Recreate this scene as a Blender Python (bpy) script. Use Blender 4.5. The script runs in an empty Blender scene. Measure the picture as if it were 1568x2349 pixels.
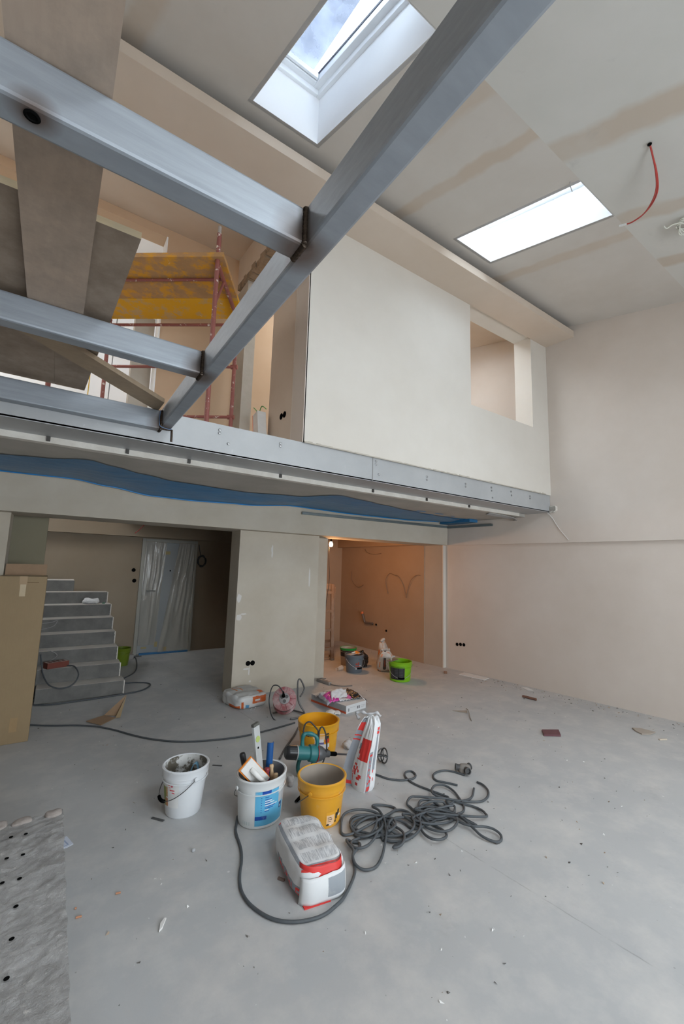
import bpy, bmesh, math, random
from mathutils import Vector, Matrix, noise as mnoise
random.seed(7)
SC = bpy.context.scene
COL = SC.collection
R = math.radians
V = Vector

# ------------------------------------------------------------------ camera
YAW, PITCH, ROLL = R(34.027), R(7.558), R(1.688)
fw = V((math.sin(YAW)*math.cos(PITCH), math.cos(YAW)*math.cos(PITCH), math.sin(PITCH)))
r0 = V((math.cos(YAW), -math.sin(YAW), 0)); u0 = r0.cross(fw)
rt = r0*math.cos(ROLL) + u0*math.sin(ROLL); up = -r0*math.sin(ROLL) + u0*math.cos(ROLL)
cam = bpy.data.cameras.new('camera'); cam.sensor_fit = 'HORIZONTAL'; cam.sensor_width = 24.0
cam.lens = 964.22/1568*24; cam.clip_start = .02; cam.clip_end = 200
camo = bpy.data.objects.new('camera', cam); COL.objects.link(camo)
m = Matrix.Identity(4)
for i in range(3):
    m[i][0] = rt[i]; m[i][1] = up[i]; m[i][2] = -fw[i]
m[0][3], m[1][3], m[2][3] = 0, 0, 1.65
camo.matrix_world = m
SC.camera = camo

# ------------------------------------------------------------------ world, exposure
W = bpy.data.worlds.new('overcast'); SC.world = W; W.use_nodes = True
bgn = W.node_tree.nodes['Background']
bgn.inputs[0].default_value = (.84, .925, 1.0, 1); bgn.inputs[1].default_value = 8.0
SC.view_settings.view_transform = 'Standard'; SC.view_settings.look = 'None'
SC.view_settings.gamma = 1; SC.view_settings.use_curve_mapping = False
SC.view_settings.exposure = 0.68
SC.cycles.use_denoising = True
SC.cycles.diffuse_bounces = 7; SC.cycles.max_bounces = 14; SC.cycles.transparent_max_bounces = 16
SC.cycles.caustics_reflective = False; SC.cycles.caustics_refractive = False
SC.cycles.sample_clamp_indirect = 8

def portal(name, loc, rot, sx, sy):
    l = bpy.data.lights.new(name, 'AREA'); l.shape = 'RECTANGLE'; l.size = sx; l.size_y = sy
    l.cycles.is_portal = True
    o = bpy.data.objects.new(name, l); COL.objects.link(o); o.location = loc; o.rotation_euler = rot
    return o
SL = .188          # slope of the upper ceiling
def zc(y):         # ceiling height over the skylight strip and the upstairs
    return 5.028 + SL*(y-1.56)
def zf(y):         # steeper eaves part towards the camera
    return 5.028 + .264*(y-1.56)
def sk(s, y):      # the house is a little out of square: skewed x
    return s - .118*(y-2.8)
portal('portal_front_glazing', (2.3, -3.02, 1.6), (R(90), 0, 0), 4.6, 1.4)
for s in (1.23, 3.60):
    portal('portal_skylight', (sk(s, 2.18), 2.18, zc(2.18)+.62), (0, 0, 0), .62, 1.26)
    portal('portal_added_eaves_opening', (s+.3, -1.0, zf(-1.0)+.25), (R(14.8), 0, 0), .86, 1.5)  # serves the unseen eaves openings added for top light

# ------------------------------------------------------------------ materials
def new_mat(name):
    mt = bpy.data.materials.new(name); mt.use_nodes = True
    nt = mt.node_tree; b = nt.nodes['Principled BSDF']
    return mt, nt, b
def N(nt, t, **kw):
    n = nt.nodes.new(t)
    for k, v in kw.items(): setattr(n, k, v)
    return n
def L(nt, a, b): nt.links.new(a, b)
def coord(nt, kind='Object', scale=(1, 1, 1)):
    tc = N(nt, 'ShaderNodeTexCoord'); mp = N(nt, 'ShaderNodeMapping')
    mp.inputs['Scale'].default_value = scale
    L(nt, tc.outputs[kind], mp.inputs[0]); return mp.outputs[0]
def noise(nt, vec, scale, detail=4, rough=.55):
    n = N(nt, 'ShaderNodeTexNoise'); n.inputs['Scale'].default_value = scale
    n.inputs['Detail'].default_value = detail; n.inputs['Roughness'].default_value = rough
    L(nt, vec, n.inputs['Vector']); return n.outputs['Fac']
def ramp(nt, fac, a, b, ca=(0, 0, 0, 1), cb=(1, 1, 1, 1)):
    n = N(nt, 'ShaderNodeValToRGB'); e = n.color_ramp.elements
    e[0].position = a; e[1].position = b; e[0].color = ca; e[1].color = cb
    L(nt, fac, n.inputs[0]); return n.outputs[0]
def mix(nt, fac, a, b, mode='MIX'):
    n = N(nt, 'ShaderNodeMix', data_type='RGBA', blend_type=mode)
    for sock, val in ((n.inputs[0], fac), (n.inputs[6], a), (n.inputs[7], b)):
        if hasattr(val, 'links'): L(nt, val, sock)
        elif isinstance(val, (int, float)): sock.default_value = val
        else: sock.default_value = (*val[:3], 1)
    return n.outputs[2]
def mathn(nt, op, a, b=None):
    n = N(nt, 'ShaderNodeMath', operation=op)
    for i, v in enumerate((a, b)):
        if v is None: continue
        if hasattr(v, 'links'): L(nt, v, n.inputs[i])
        else: n.inputs[i].default_value = v
    return n.outputs[0]
def bump(nt, b, h, strength=.2, dist=.01):
    n = N(nt, 'ShaderNodeBump'); n.inputs['Strength'].default_value = strength
    n.inputs['Distance'].default_value = dist
    L(nt, h, n.inputs['Height']); L(nt, n.outputs[0], b.inputs['Normal'])
MATS = {}
def plain(name, col, rough=.6, metal=0, var=.12, scale=12, bmp=0, spec=.4):
    if name in MATS: return MATS[name]
    mt, nt, b = new_mat(name); v = coord(nt)
    f = noise(nt, v, scale)
    c = mix(nt, f, [x*(1-var) for x in col], [min(1, x*(1+var)) for x in col])
    L(nt, c, b.inputs['Base Color']); b.inputs['Roughness'].default_value = rough
    b.inputs['Metallic'].default_value = metal
    b.inputs['Specular IOR Level'].default_value = spec
    if bmp: bump(nt, b, f, bmp, .004)
    MATS[name] = mt; return mt
def plaster(name, col, col2, patch=.5, scale=.9, bstr=.08):
    mt, nt, b = new_mat(name); v = coord(nt)
    f1 = noise(nt, v, scale, 5, .6); f2 = noise(nt, v, scale*6, 4); f3 = noise(nt, v, 40, 3)
    c = mix(nt, ramp(nt, f1, .35, .7), col, col2)
    c = mix(nt, mathn(nt, 'MULTIPLY', f2, .25), c, [x*.86 for x in col])
    L(nt, c, b.inputs['Base Color']); b.inputs['Roughness'].default_value = .85
    b.inputs['Specular IOR Level'].default_value = .2
    bump(nt, b, mathn(nt, 'ADD', f2, mathn(nt, 'MULTIPLY', f3, .3)), bstr, .01)
    MATS[name] = mt; return mt
plaster('plaster_warm', (.55, .485, .425), (.61, .55, .495))
plaster('plaster_white', (.62, .58, .52), (.67, .635, .58))
plaster('plaster_tan', (.54, .38, .25), (.59, .43, .30))
plaster('plaster_pink', (.57, .475, .385), (.63, .54, .455))
plaster('plaster_cream', (.48, .43, .35), (.56, .515, .44), scale=1.6)
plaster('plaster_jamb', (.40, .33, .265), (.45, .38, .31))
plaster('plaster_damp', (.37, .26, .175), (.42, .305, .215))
plaster('plaster_reveal', (.84, .835, .83), (.86, .86, .86))
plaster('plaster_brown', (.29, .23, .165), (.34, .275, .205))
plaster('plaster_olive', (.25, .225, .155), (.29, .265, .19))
plaster('concrete_slab', (.40, .38, .34), (.50, .47, .43), scale=2)
plaster('concrete_post', (.42, .38, .32), (.50, .46, .40), scale=3, bstr=.2)
plaster('plaster_flake', (.62, .58, .52), (.75, .72, .66), scale=8, bstr=.3)

def ceiling_mat(name, base, board, stripes):
    # bare plasterboard with wide filler bands over the board joints
    mt, nt, b = new_mat(name); v = coord(nt)
    f1 = noise(nt, v, 1.3, 5, .62); f2 = noise(nt, v, 5, 4)
    c = mix(nt, ramp(nt, f1, .38, .72), base, board)
    sep = N(nt, 'ShaderNodeSeparateXYZ'); L(nt, v, sep.inputs[0])
    s = mathn(nt, 'ADD', sep.outputs[0], mathn(nt, 'MULTIPLY', sep.outputs[1], .118))
    wob = mathn(nt, 'MULTIPLY', mathn(nt, 'SUBTRACT', noise(nt, v, 3.0, 3), .5), .16)
    s = mathn(nt, 'ADD', s, wob)
    for x0, hw in stripes:
        d = mathn(nt, 'ABSOLUTE', mathn(nt, 'SUBTRACT', s, x0))
        fac = ramp(nt, mathn(nt, 'DIVIDE', d, hw), .55, 1.15, (1, 1, 1, 1), (0, 0, 0, 1))
        fac = mathn(nt, 'MULTIPLY', fac, ramp(nt, noise(nt, v, 1.1, 4), .30, .55, (.25, .25, .25, 1), (1, 1, 1, 1)))
        c = mix(nt, mathn(nt, 'MULTIPLY', fac, .7), c, (.49, .40, .31))
    sm = ramp(nt, noise(nt, v, 2.4, 6, .7), .62, .74)
    c = mix(nt, mathn(nt, 'MULTIPLY', sm, .30), c, (.36, .36, .35))
    L(nt, c, b.inputs['Base Color']); b.inputs['Roughness'].default_value = .8
    b.inputs['Specular IOR Level'].default_value = .25
    bump(nt, b, f2, .04, .01); MATS[name] = mt; return mt
ceiling_mat('ceiling_inner', (.54, .505, .46), (.59, .56, .52), [(.45, .12), (2.36, .13), (2.95, .09), (4.62, .10), (-.9, .1)])
ceiling_mat('ceiling_outer', (.58, .575, .54), (.62, .61, .58), [(3.25, .17), (4.35, .12), (5.3, .12), (2.0, .1), (.3, .12)])

def floor_mat():
    mt, nt, b = new_mat('floor_screed'); v = coord(nt)
    f1 = noise(nt, v, .8, 6, .6); f2 = noise(nt, v, 4, 6, .65); f3 = noise(nt, v, 60, 3)
    c = mix(nt, ramp(nt, f1, .3, .75), (.42, .425, .428), (.495, .495, .488))
    c = mix(nt, ramp(nt, f2, .45, .75), c, (.56, .545, .525))
    dk = ramp(nt, noise(nt, v, 2.1, 7, .72), .60, .78)
    c = mix(nt, mathn(nt, 'MULTIPLY', dk, .5), c, (.31, .31, .305))
    vo = N(nt, 'ShaderNodeTexVoronoi'); vo.inputs['Scale'].default_value = 9; L(nt, v, vo.inputs['Vector'])
    sp = ramp(nt, vo.outputs['Distance'], .02, .05, (1, 1, 1, 1), (0, 0, 0, 1))
    spm = mathn(nt, 'MULTIPLY', sp, ramp(nt, noise(nt, v, 2.7, 3), .52, .60))
    c = mix(nt, mathn(nt, 'MULTIPLY', spm, .75), c, (.17, .16, .15))
    vo2 = N(nt, 'ShaderNodeTexVoronoi'); vo2.inputs['Scale'].default_value = 5.3; L(nt, v, vo2.inputs['Vector'])
    sp2 = ramp(nt, vo2.outputs['Distance'], .02, .055, (1, 1, 1, 1), (0, 0, 0, 1))
    c = mix(nt, mathn(nt, 'MULTIPLY', sp2, ramp(nt, noise(nt, v, 3.3, 3), .5, .6)), c, (.72, .71, .69))
    # a cut joint in the screed running away from the camera
    sep = N(nt, 'ShaderNodeSeparateXYZ'); L(nt, v, sep.inputs[0])
    jx = mathn(nt, 'ADD', sep.outputs[0], mathn(nt, 'MULTIPLY', sep.outputs[1], .098))
    jd = mathn(nt, 'ABSOLUTE', mathn(nt, 'SUBTRACT', mathn(nt, 'ADD', jx, mathn(nt, 'MULTIPLY', mathn(nt, 'SUBTRACT', noise(nt, v, 14, 2), .5), .012)), 2.375))
    jm = ramp(nt, jd, .001, .0045, (1, 1, 1, 1), (0, 0, 0, 1))
    c = mix(nt, mathn(nt, 'MULTIPLY', jm, mathn(nt, 'MULTIPLY', ramp(nt, noise(nt, v, 6, 3), .4, .6), .7)), c, (.22, .21, .2))
    L(nt, c, b.inputs['Base Color'])
    b.inputs['Roughness'].default_value = .62; b.inputs['Specular IOR Level'].default_value = .35
    bump(nt, b, mathn(nt, 'ADD', f2, mathn(nt, 'MULTIPLY', f3, .25)), .12, .01)
    MATS['floor'] = mt
floor_mat()

def steel_mat():
    mt, nt, b = new_mat('mill_steel'); v = coord(nt)
    vs = coord(nt, 'Object', (2, 6, 24)); f = noise(nt, vs, 2.2, 5, .65); f2 = noise(nt, v, 5, 5)
    c = mix(nt, ramp(nt, f, .3, .75), (.26, .285, .315), (.33, .36, .395))
    c = mix(nt, mathn(nt, 'MULTIPLY', ramp(nt, noise(nt, vs, 5, 6, .75), .66, .74), .55), c, (.15, .16, .18))
    # heat tint left by the welding torch
    geo = N(nt, 'ShaderNodeNewGeometry'); fac = None
    for p in ((.56, 1.12, 2.68), (.56, 2.26, 2.68), (.57, 3.30, 2.66), (-.14, 1.11, 2.66)):
        d = N(nt, 'ShaderNodeVectorMath', operation='DISTANCE'); L(nt, geo.outputs['Position'], d.inputs[0])
        d.inputs[1].default_value = p
        g = mathn(nt, 'ADD', d.outputs['Value'], mathn(nt, 'MULTIPLY', mathn(nt, 'SUBTRACT', f2, .5), .03))
        rr = .06 if p[0] < 0 else .125
        q = ramp(nt, mathn(nt, 'DIVIDE', g, rr), .35, 1.0, (1, 1, 1, 1), (0, 0, 0, 1))
        fac = q if fac is None else mathn(nt, 'MAXIMUM', fac, q)
    c = mix(nt, mathn(nt, 'MULTIPLY', fac, .85), c, (.11, .07, .05))
    sep = N(nt, 'ShaderNodeSeparateXYZ'); L(nt, geo.outputs['Position'], sep.inputs[0])
    for yk in (1.087, 2.218, 3.262):          # scorched edge beside each upright weld
        dx = mathn(nt, 'SUBTRACT', sep.outputs[0], .560); dy = mathn(nt, 'SUBTRACT', sep.outputs[1], yk)
        dd = mathn(nt, 'SQRT', mathn(nt, 'ADD', mathn(nt, 'MULTIPLY', dx, dx), mathn(nt, 'MULTIPLY', dy, dy)))
        dd = mathn(nt, 'ADD', dd, mathn(nt, 'MULTIPLY', mathn(nt, 'SUBTRACT', f2, .5), .015))
        c = mix(nt, mathn(nt, 'MULTIPLY', ramp(nt, dd, .012, .034, (1, 1, 1, 1), (0, 0, 0, 1)), .85), c, (.05, .036, .028))
    L(nt, c, b.inputs['Base Color'])
    b.inputs['Metallic'].default_value = .22
    L(nt, mathn(nt, 'ADD', mathn(nt, 'MULTIPLY', f, .08), .42), b.inputs['Roughness'])
    bump(nt, b, f, .01, .005); MATS['steel'] = mt
    mt, nt, b = new_mat('primed_steel'); v = coord(nt); f = noise(nt, v, 2.5, 6, .65)
    c = mix(nt, ramp(nt, f, .3, .7), (.37, .378, .385), (.43, .44, .445))
    sc = ramp(nt, noise(nt, coord(nt, 'Object', (5, 5, 2)), 4, 6, .72), .64, .72)
    c = mix(nt, mathn(nt, 'MULTIPLY', sc, .5), c, (.62, .63, .63))
    L(nt, c, b.inputs['Base Color']); b.inputs['Roughness'].default_value = .45; b.inputs['Metallic'].default_value = .15
    MATS['primed'] = mt
steel_mat()

def wood_mat(name, a, bcol, dirt, paint=None, scale=(3, 3, 3), pa=(.50, .62)):
    mt, nt, b = new_mat(name); v = coord(nt); vs = coord(nt, 'Object', scale)
    f = noise(nt, vs, 3, 6, .6); f2 = noise(nt, v, 3.5, 8, .72)
    c = mix(nt, f, a, bcol)
    c = mix(nt, mathn(nt, 'MULTIPLY', ramp(nt, f2, .42, .66), .65), c, dirt)
    if paint:
        pm = ramp(nt, noise(nt, coord(nt, 'Object', scale), 2.2, 7, .7), pa[0], pa[1], (1, 1, 1, 1), (0, 0, 0, 1))
        c = mix(nt, pm, c, paint)
        wm = ramp(nt, noise(nt, v, 9, 5, .7), .66, .70)
        c = mix(nt, mathn(nt, 'MULTIPLY', wm, .8), c, (.75, .70, .62))
    L(nt, c, b.inputs['Base Color']); b.inputs['Roughness'].default_value = .7
    bump(nt, b, f, .08, .004); MATS[name] = mt; return mt
wood_mat('ply_light', (.38, .29, .225), (.48, .38, .30), (.25, .205, .17), scale=(14, 2, 3))
wood_mat('ply_grey', (.30, .235, .18), (.40, .32, .25), (.17, .12, .085), scale=(6, 3, 3))
wood_mat('ply_edge', (.45, .36, .22), (.55, .45, .30), (.40, .36, .28), scale=(3, 3, 30))
wood_mat('plank_raw', (.33, .24, .16), (.45, .35, .24), (.28, .22, .16), scale=(3, 12, 3))
wood_mat('deck_bare', (.36, .18, .07), (.50, .28, .12), (.30, .18, .09), paint=(.62, .29, .02), scale=(4, 4, 7), pa=(.40, .52))
wood_mat('deck_yellow', (.55, .32, .10), (.60, .36, .10), (.50, .33, .18), paint=(.70, .35, .005), scale=(4, 4, 7), pa=(.50, .58))
wood_mat('cardboard', (.27, .19, .10), (.305, .22, .12), (.255, .18, .097), scale=(40, 2, 2))
wood_mat('cardboard_dark', (.30, .19, .11), (.36, .235, .14), (.26, .17, .10), scale=(4, 4, 4))

def red_tube_mat():
    mt, nt, b = new_mat('oxide_tube'); v = coord(nt)
    f = noise(nt, v, 22, 5, .7)
    c = mix(nt, noise(nt, v, 6, 3), (.20, .055, .045), (.28, .09, .07))
    c = mix(nt, ramp(nt, f, .60, .66), c, (.70, .62, .54))
    L(nt, c, b.inputs['Base Color']); b.inputs['Roughness'].default_value = .55
    MATS['oxide'] = mt
red_tube_mat()

def glass_mat():
    mt, nt, b = new_mat('skylight_glass'); nt.nodes.remove(b)
    out = [n for n in nt.nodes if n.type == 'OUTPUT_MATERIAL'][0]
    t = N(nt, 'ShaderNodeBsdfTransparent'); g = N(nt, 'ShaderNodeBsdfGlossy'); mx = N(nt, 'ShaderNodeMixShader')
    v = coord(nt); d = ramp(nt, noise(nt, v, 6, 6, .75), .55, .8, (.82, .86, .90, 1), (.70, .74, .80, 1))
    L(nt, d, t.inputs[0]); g.inputs['Roughness'].default_value = .03; mx.inputs[0].default_value = .06
    L(nt, t.outputs[0], mx.inputs[1]); L(nt, g.outputs[0], mx.inputs[2]); L(nt, mx.outputs[0], out.inputs[0])
    MATS['glass'] = mt
glass_mat()
def film_mat(name, col, alpha, rough):
    mt, nt, b = new_mat(name); v = coord(nt)
    b.inputs['Base Color'].default_value = (*col, 1); b.inputs['Roughness'].default_value = rough
    b.inputs['Alpha'].default_value = alpha; b.inputs['Specular IOR Level'].default_value = .8
    bump(nt, b, noise(nt, v, 18, 4), .4, .01)
    MATS[name] = mt; return mt
film_mat('clear_film', (.60, .54, .45), .40, .08)

BLK = plain('black_void', (.006, .006, .006), .9, spec=0)
# ------------------------------------------------------------------ mesh builder
class MB:
    def __init__(s): s.v = []; s.f = []; s.mi = []; s.uv = {}
    def add(s, vs, fs, mi=0):
        o = len(s.v); s.v += [tuple(p) for p in vs]
        for f in fs: s.f.append(tuple(i+o for i in f)); s.mi.append(mi)
        return s
    def box(s, x0, x1, y0, y1, z0, z1, mi=0, M=None):
        vs = [V((x, y, z)) for z in (z0, z1) for x, y in ((x0, y0), (x1, y0), (x1, y1), (x0, y1))]
        if M: vs = [M @ p for p in vs]
        return s.add(vs, [(3, 2, 1, 0), (4, 5, 6, 7), (0, 1, 5, 4), (1, 2, 6, 5), (2, 3, 7, 6), (3, 0, 4, 7)], mi)
    def hexa(s, lo, hi, mi=0):          # eight corners: lower loop, upper loop
        return s.add(list(lo)+list(hi), [(3, 2, 1, 0), (4, 5, 6, 7), (0, 1, 5, 4), (1, 2, 6, 5), (2, 3, 7, 6), (3, 0, 4, 7)], mi)
    def prism(s, poly, z0, z1, mi=0, M=None):
        n = len(poly); vs = [V((x, y, z0)) for x, y in poly]+[V((x, y, z1)) for x, y in poly]
        if M: vs = [M @ p for p in vs]
        return s.add(vs, [tuple(range(n-1, -1, -1)), tuple(range(n, 2*n))]+[(i, (i+1) % n, n+(i+1) % n, n+i) for i in range(n)], mi)
    def tube(s, pts, r, seg=8, cap=True, mi=0):
        pts = [V(p) for p in pts]; n = len(pts); rings = []; o = len(s.v)
        rr = r if isinstance(r, (list, tuple)) else [r]*n
        t = (pts[1]-pts[0]).normalized(); a = V((0, 0, 1)) if abs(t.z) < .9 else V((1, 0, 0))
        nx = t.cross(a).normalized()
        for i in range(n):
            t = (pts[min(i+1, n-1)]-pts[max(i-1, 0)])
            t = t.normalized() if t.length > 1e-9 else V((0, 0, 1))
            nx = (nx - t*nx.dot(t)).normalized(); ny = t.cross(nx)
            for k in range(seg):
                an = 2*math.pi*k/seg
                s.v.append(tuple(pts[i]+(nx*math.cos(an)+ny*math.sin(an))*rr[i]))
        for i in range(n-1):
            for k in range(seg):
                s.f.append((o+i*seg+k, o+i*seg+(k+1) % seg, o+(i+1)*seg+(k+1) % seg, o+(i+1)*seg+k)); s.mi.append(mi)
        if cap:
            s.f.append(tuple(o+k for k in range(seg-1, -1, -1))); s.mi.append(mi)
            s.f.append(tuple(o+(n-1)*seg+k for k in range(seg))); s.mi.append(mi)
        return s
    def lathe(s, prof, seg=32, M=None, sx=1, sy=1, mi=0, closed=False):
        o = len(s.v); n = len(prof)
        for r, z in prof:
            for k in range(seg):
                a = 2*math.pi*k/seg; p = V((r*math.cos(a)*sx, r*math.sin(a)*sy, z))
                s.v.append(tuple(M @ p if M else p))
        for i in range(n-1):
            for k in range(seg):
                s.f.append((o+i*seg+k, o+i*seg+(k+1) % seg, o+(i+1)*seg+(k+1) % seg, o+(i+1)*seg+k)); s.mi.append(mi)
        if prof[0][0] > 1e-6 and not closed: s.f.append(tuple(o+k for k in range(seg-1, -1, -1))); s.mi.append(mi)
        if prof[-1][0] > 1e-6 and not closed: s.f.append(tuple(o+(n-1)*seg+k for k in range(seg))); s.mi.append(mi)
        return s
    def grid(s, fn, nu, nv, mi=0):
        o = len(s.v)
        for j in range(nv+1):
            for i in range(nu+1): s.v.append(tuple(fn(i/nu, j/nv)))
        for j in range(nv):
            for i in range(nu):
                a = o+j*(nu+1)+i
                s.uv[len(s.f)] = [(i/nu, j/nv), ((i+1)/nu, j/nv), ((i+1)/nu, (j+1)/nv), (i/nu, (j+1)/nv)]
                s.f.append((a, a+1, a+nu+2, a+nu+1)); s.mi.append(mi)
        return s
    def build(s, name, mat=None, parent=None, smooth=False, bevel=0, solid=0, mats=None, merge=0, shift=None):
        me = bpy.data.meshes.new(name); me.from_pydata(s.v, [], s.f)
        for mt in (mats or [mat]): me.materials.append(MATS[mt] if isinstance(mt, str) else mt)
        for i, p in enumerate(me.polygons): p.material_index = s.mi[i]
        if s.uv:
            ul = me.uv_layers.new(name='UVMap')
            for fi, uvs in s.uv.items():
                p = me.polygons[fi]
                for k, li in enumerate(p.loop_indices): ul.data[li].uv = uvs[k]
        if merge:
            bm = bmesh.new(); bm.from_mesh(me); bmesh.ops.remove_doubles(bm, verts=bm.verts, dist=merge)
            bmesh.ops.recalc_face_normals(bm, faces=bm.faces); bm.to_mesh(me); bm.free()
        if smooth:
            for p in me.polygons: p.use_smooth = True
        o = bpy.data.objects.new(name, me); COL.objects.link(o)
        if parent: o.parent = parent
        if bevel:
            md = o.modifiers.new('bevel', 'BEVEL'); md.width = bevel; md.segments = 2; md.limit_method = 'ANGLE'
        if solid:
            md = o.modifiers.new('solid', 'SOLIDIFY'); md.thickness = solid; md.offset = 0
        if smooth and smooth != True:
            try: me.set_sharp_from_angle(angle=R(smooth))
            except Exception: pass
        return o
def tag(o, label, cat, group=None, kind=None):
    if label: o['label'] = label
    if cat: o['category'] = cat
    if group: o['group'] = group
    if kind: o['kind'] = kind
    return o
def struct(o, label, cat=None):
    o['kind'] = 'structure'; o['label'] = label
    if cat: o['category'] = cat
    return o
def thing(name, label, cat, loc=(0, 0, 0), rz=0, group=None, rot=None):
    o = bpy.data.objects.new(name, None); COL.objects.link(o); o.location = loc; o.empty_display_size = .1
    o.rotation_euler = rot or (0, 0, rz); tag(o, label, cat, group); return o
def smooth_path(pts, n=6):
    P = [V(p) for p in pts]; out = []
    for i in range(len(P)-1):
        a, b, c, d = P[max(i-1, 0)], P[i], P[i+1], P[min(i+2, len(P)-1)]
        for k in range(n):
            t = k/n
            out.append(.5*((2*b)+(c-a)*t+(2*a-5*b+4*c-d)*t*t+(3*b-a-3*c+d)*t**3))
    out.append(P[-1]); return out
def chaikin(pts, n=2):
    P = [V(p) for p in pts]
    for _ in range(n):
        Q = [P[0]]
        for a, b in zip(P, P[1:]): Q += [a.lerp(b, .25), a.lerp(b, .75)]
        P = Q+[P[-1]]
    return P
def fbm(p, s=1.0): return mnoise.noise(V(p)*s)
# ================================================================== the setting
WT = .14
# floor
struct(MB().box(-3.6, 6.9, -3.1, 9.0, -.15, 0).build('floor', 'floor'), 'pale grey dusty concrete screed floor with a cut joint', 'floor')

# ceiling: two slopes meeting in a crease, with three roof window shafts
HOLES = [(.935, 1.525), (3.305, 3.895)]
HY0, HY1 = 1.565, 2.805
def ceiling_part(name, mat, sbreaks, ybreaks, zfn, holes, label):
    mb = MB()
    for i in range(len(sbreaks)-1):
        for j in range(len(ybreaks)-1):
            s0, s1, y0, y1 = sbreaks[i], sbreaks[i+1], ybreaks[j], ybreaks[j+1]
            if (s0, s1, y0) in holes: continue
            c = [(sk(s0, y0), y0), (sk(s1, y0), y0), (sk(s1, y1), y1), (sk(s0, y1), y1)]
            mb.hexa([V((x, y, zfn(y))) for x, y in c], [V((x, y, zfn(y)+.06)) for x, y in c])
    return struct(mb.build(name, mat), label, 'ceiling')
sb = [-3.9] + [q for h in HOLES for q in h] + [6.2]
UPH = [(-3.0, -.8), (2.5, 5.0)]  # unseen roof openings, added to bring daylight into the upper rooms
ceiling_part('ceiling', 'ceiling_inner', sb, [1.56, HY0, HY1, 3.42], zc, {(h[0], h[1], HY0) for h in HOLES}, 'sloped plasterboard ceiling strip with filler bands around the roof windows')
sb2 = [-3.9, UPH[0][0], UPH[0][1], UPH[1][0], UPH[1][1], 6.4]
ceiling_part('ceiling_upstairs', 'plaster_pink', sb2, [3.42, 3.75, 4.55, 5.22], zc, {(h[0], h[1], 3.75) for h in UPH}, 'pinkish plastered ceiling above the upper floor')
EH = [(s+.3-.42-.45, s+.3+.42-.45) for s in (1.23, 3.60)]  # unseen openings near the eaves, added for more light from above
ceiling_part('ceiling_eaves', 'ceiling_outer', [-3.9]+[q for h in EH for q in h]+[6.6], [-3.15, -1.72, -.28, 1.56], zf, {(h[0], h[1], -1.72) for h in EH}, 'steeper whitish ceiling with smeared filler bands near the eaves')

# right wall: upper part a little proud of the lower part
def rwx(y): return 6.378-.1178*y
mb = MB()
for off, z0, z1 in ((0, 0, 2.096), (-.05, 2.096, 7.0)):
    ys = (-3.1, 5.62)
    lo = [V((rwx(ys[0])+off, ys[0], z0)), V((rwx(ys[0])+.4, ys[0], z0)), V((rwx(ys[1])+.4, ys[1], z0)), V((rwx(ys[1])+off, ys[1], z0))]
    mb.hexa(lo, [p+V((0, 0, z1-z0)) for p in lo])
wall_r = struct(mb.build('wall_right', 'plaster_warm'), 'tall warm grey plaster wall with a horizontal ledge', 'wall')
def socket(parent, p, ax, r=.024, depth=.02):
    # a dark back box ring let into the wall; ax points out of the wall
    ax = V(ax).normalized(); q = ax.to_track_quat('Z', 'Y').to_matrix().to_4x4(); q.translation = V(p)
    o = MB().lathe([(r*1.12, .0), (r*1.12, .004), (r*.95, .005), (r*.92, .0015), (0.0001, .0015)], 20, q).build('socket_box', BLK, parent)
    return o
for p in ((5.792, 4.97, .420), (5.800, 4.905, .429), (5.808, 4.84, .432)): socket(wall_r, p, (-.993, -.117, 0))

# upper wall (closed room above the edge beam) with an unglazed inner window
mb = MB(); Y0, Y1 = 3.325, 3.595
X0, WX0, WX1, WZ0, WZ1, TOP = 1.79, 4.165, 5.53, 3.745, 5.145, 5.42
XR = rwx(3.33)+.02
mb.box(X0, WX0, Y0, Y1, 2.79, TOP).box(WX1, XR, Y0, Y1, 2.79, TOP).box(WX0, WX1, Y0, Y1, 2.79, WZ0).box(WX0, WX1, Y0, Y1, WZ1, TOP)
wall_u = struct(mb.build('wall_upper', 'plaster_white'), 'bright plastered wall of the upper room with an unglazed window', 'wall')
# wall end facing the open upper floor
mb = MB().box(1.795, 1.93, 3.595, 4.16, 2.79, 5.6).box(1.80, 1.93, 4.16, 4.17, 2.79, 5.6)
wl = struct(mb.build('wall_upper_side', 'plaster_pink'), 'pinkish plastered wall end beside the scaffold', 'wall')
mb = MB().box(1.782, 1.80, 3.325, 3.57, 2.79, 5.15)
mb.build('corner_strip', 'plaster_warm', wl)
for y in (3.829, 3.755): socket(wl, (1.795, y, 3.18), (-1, 0, 0), .03)
# back of the upper floor, with a tall bright opening on the left
mb = MB(); YB = 5.1; OX = .765
mb.box(OX, 6.1, YB, YB+.2, 2.79, 6.0).box(-3.6, OX, YB, YB+.2, 5.585, 6.0).box(-3.6, -1.9, YB, YB+.2, 2.79, 5.585)
struct(mb.build('wall_upper_back', 'plaster_tan'), 'tan plastered back wall of the upper floor with a tall opening', 'wall')
struct(MB().box(OX-.012, OX+.004, YB-.006, YB+.2, 2.79, 5.585).build('trim_1', 'plaster_reveal'), 'white corner strip of the upper opening', 'trim')
mb = MB().box(-3.6, 2.5, 8.47, 8.7, 2.50, 6.4)
struct(mb.build('wall_stairwell', 'plaster_reveal'), 'white stairwell wall behind the upper opening', 'wall')
struct(MB().box(-3.6, 2.5, 5.3, 6.3, 2.55, 2.60).box(.95, 2.5, 6.3, 8.47, 2.55, 2.60).build('floor_stairwell', 'concrete_slab'), 'concrete floor of the stairwell behind the upper opening', 'floor')
struct(MB().box(-2.5, 2.5, 5.3, 8.47, 6.3, 6.4).build('ceiling_stairwell', 'plaster_reveal'), 'white ceiling of the stairwell', 'ceiling')
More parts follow.
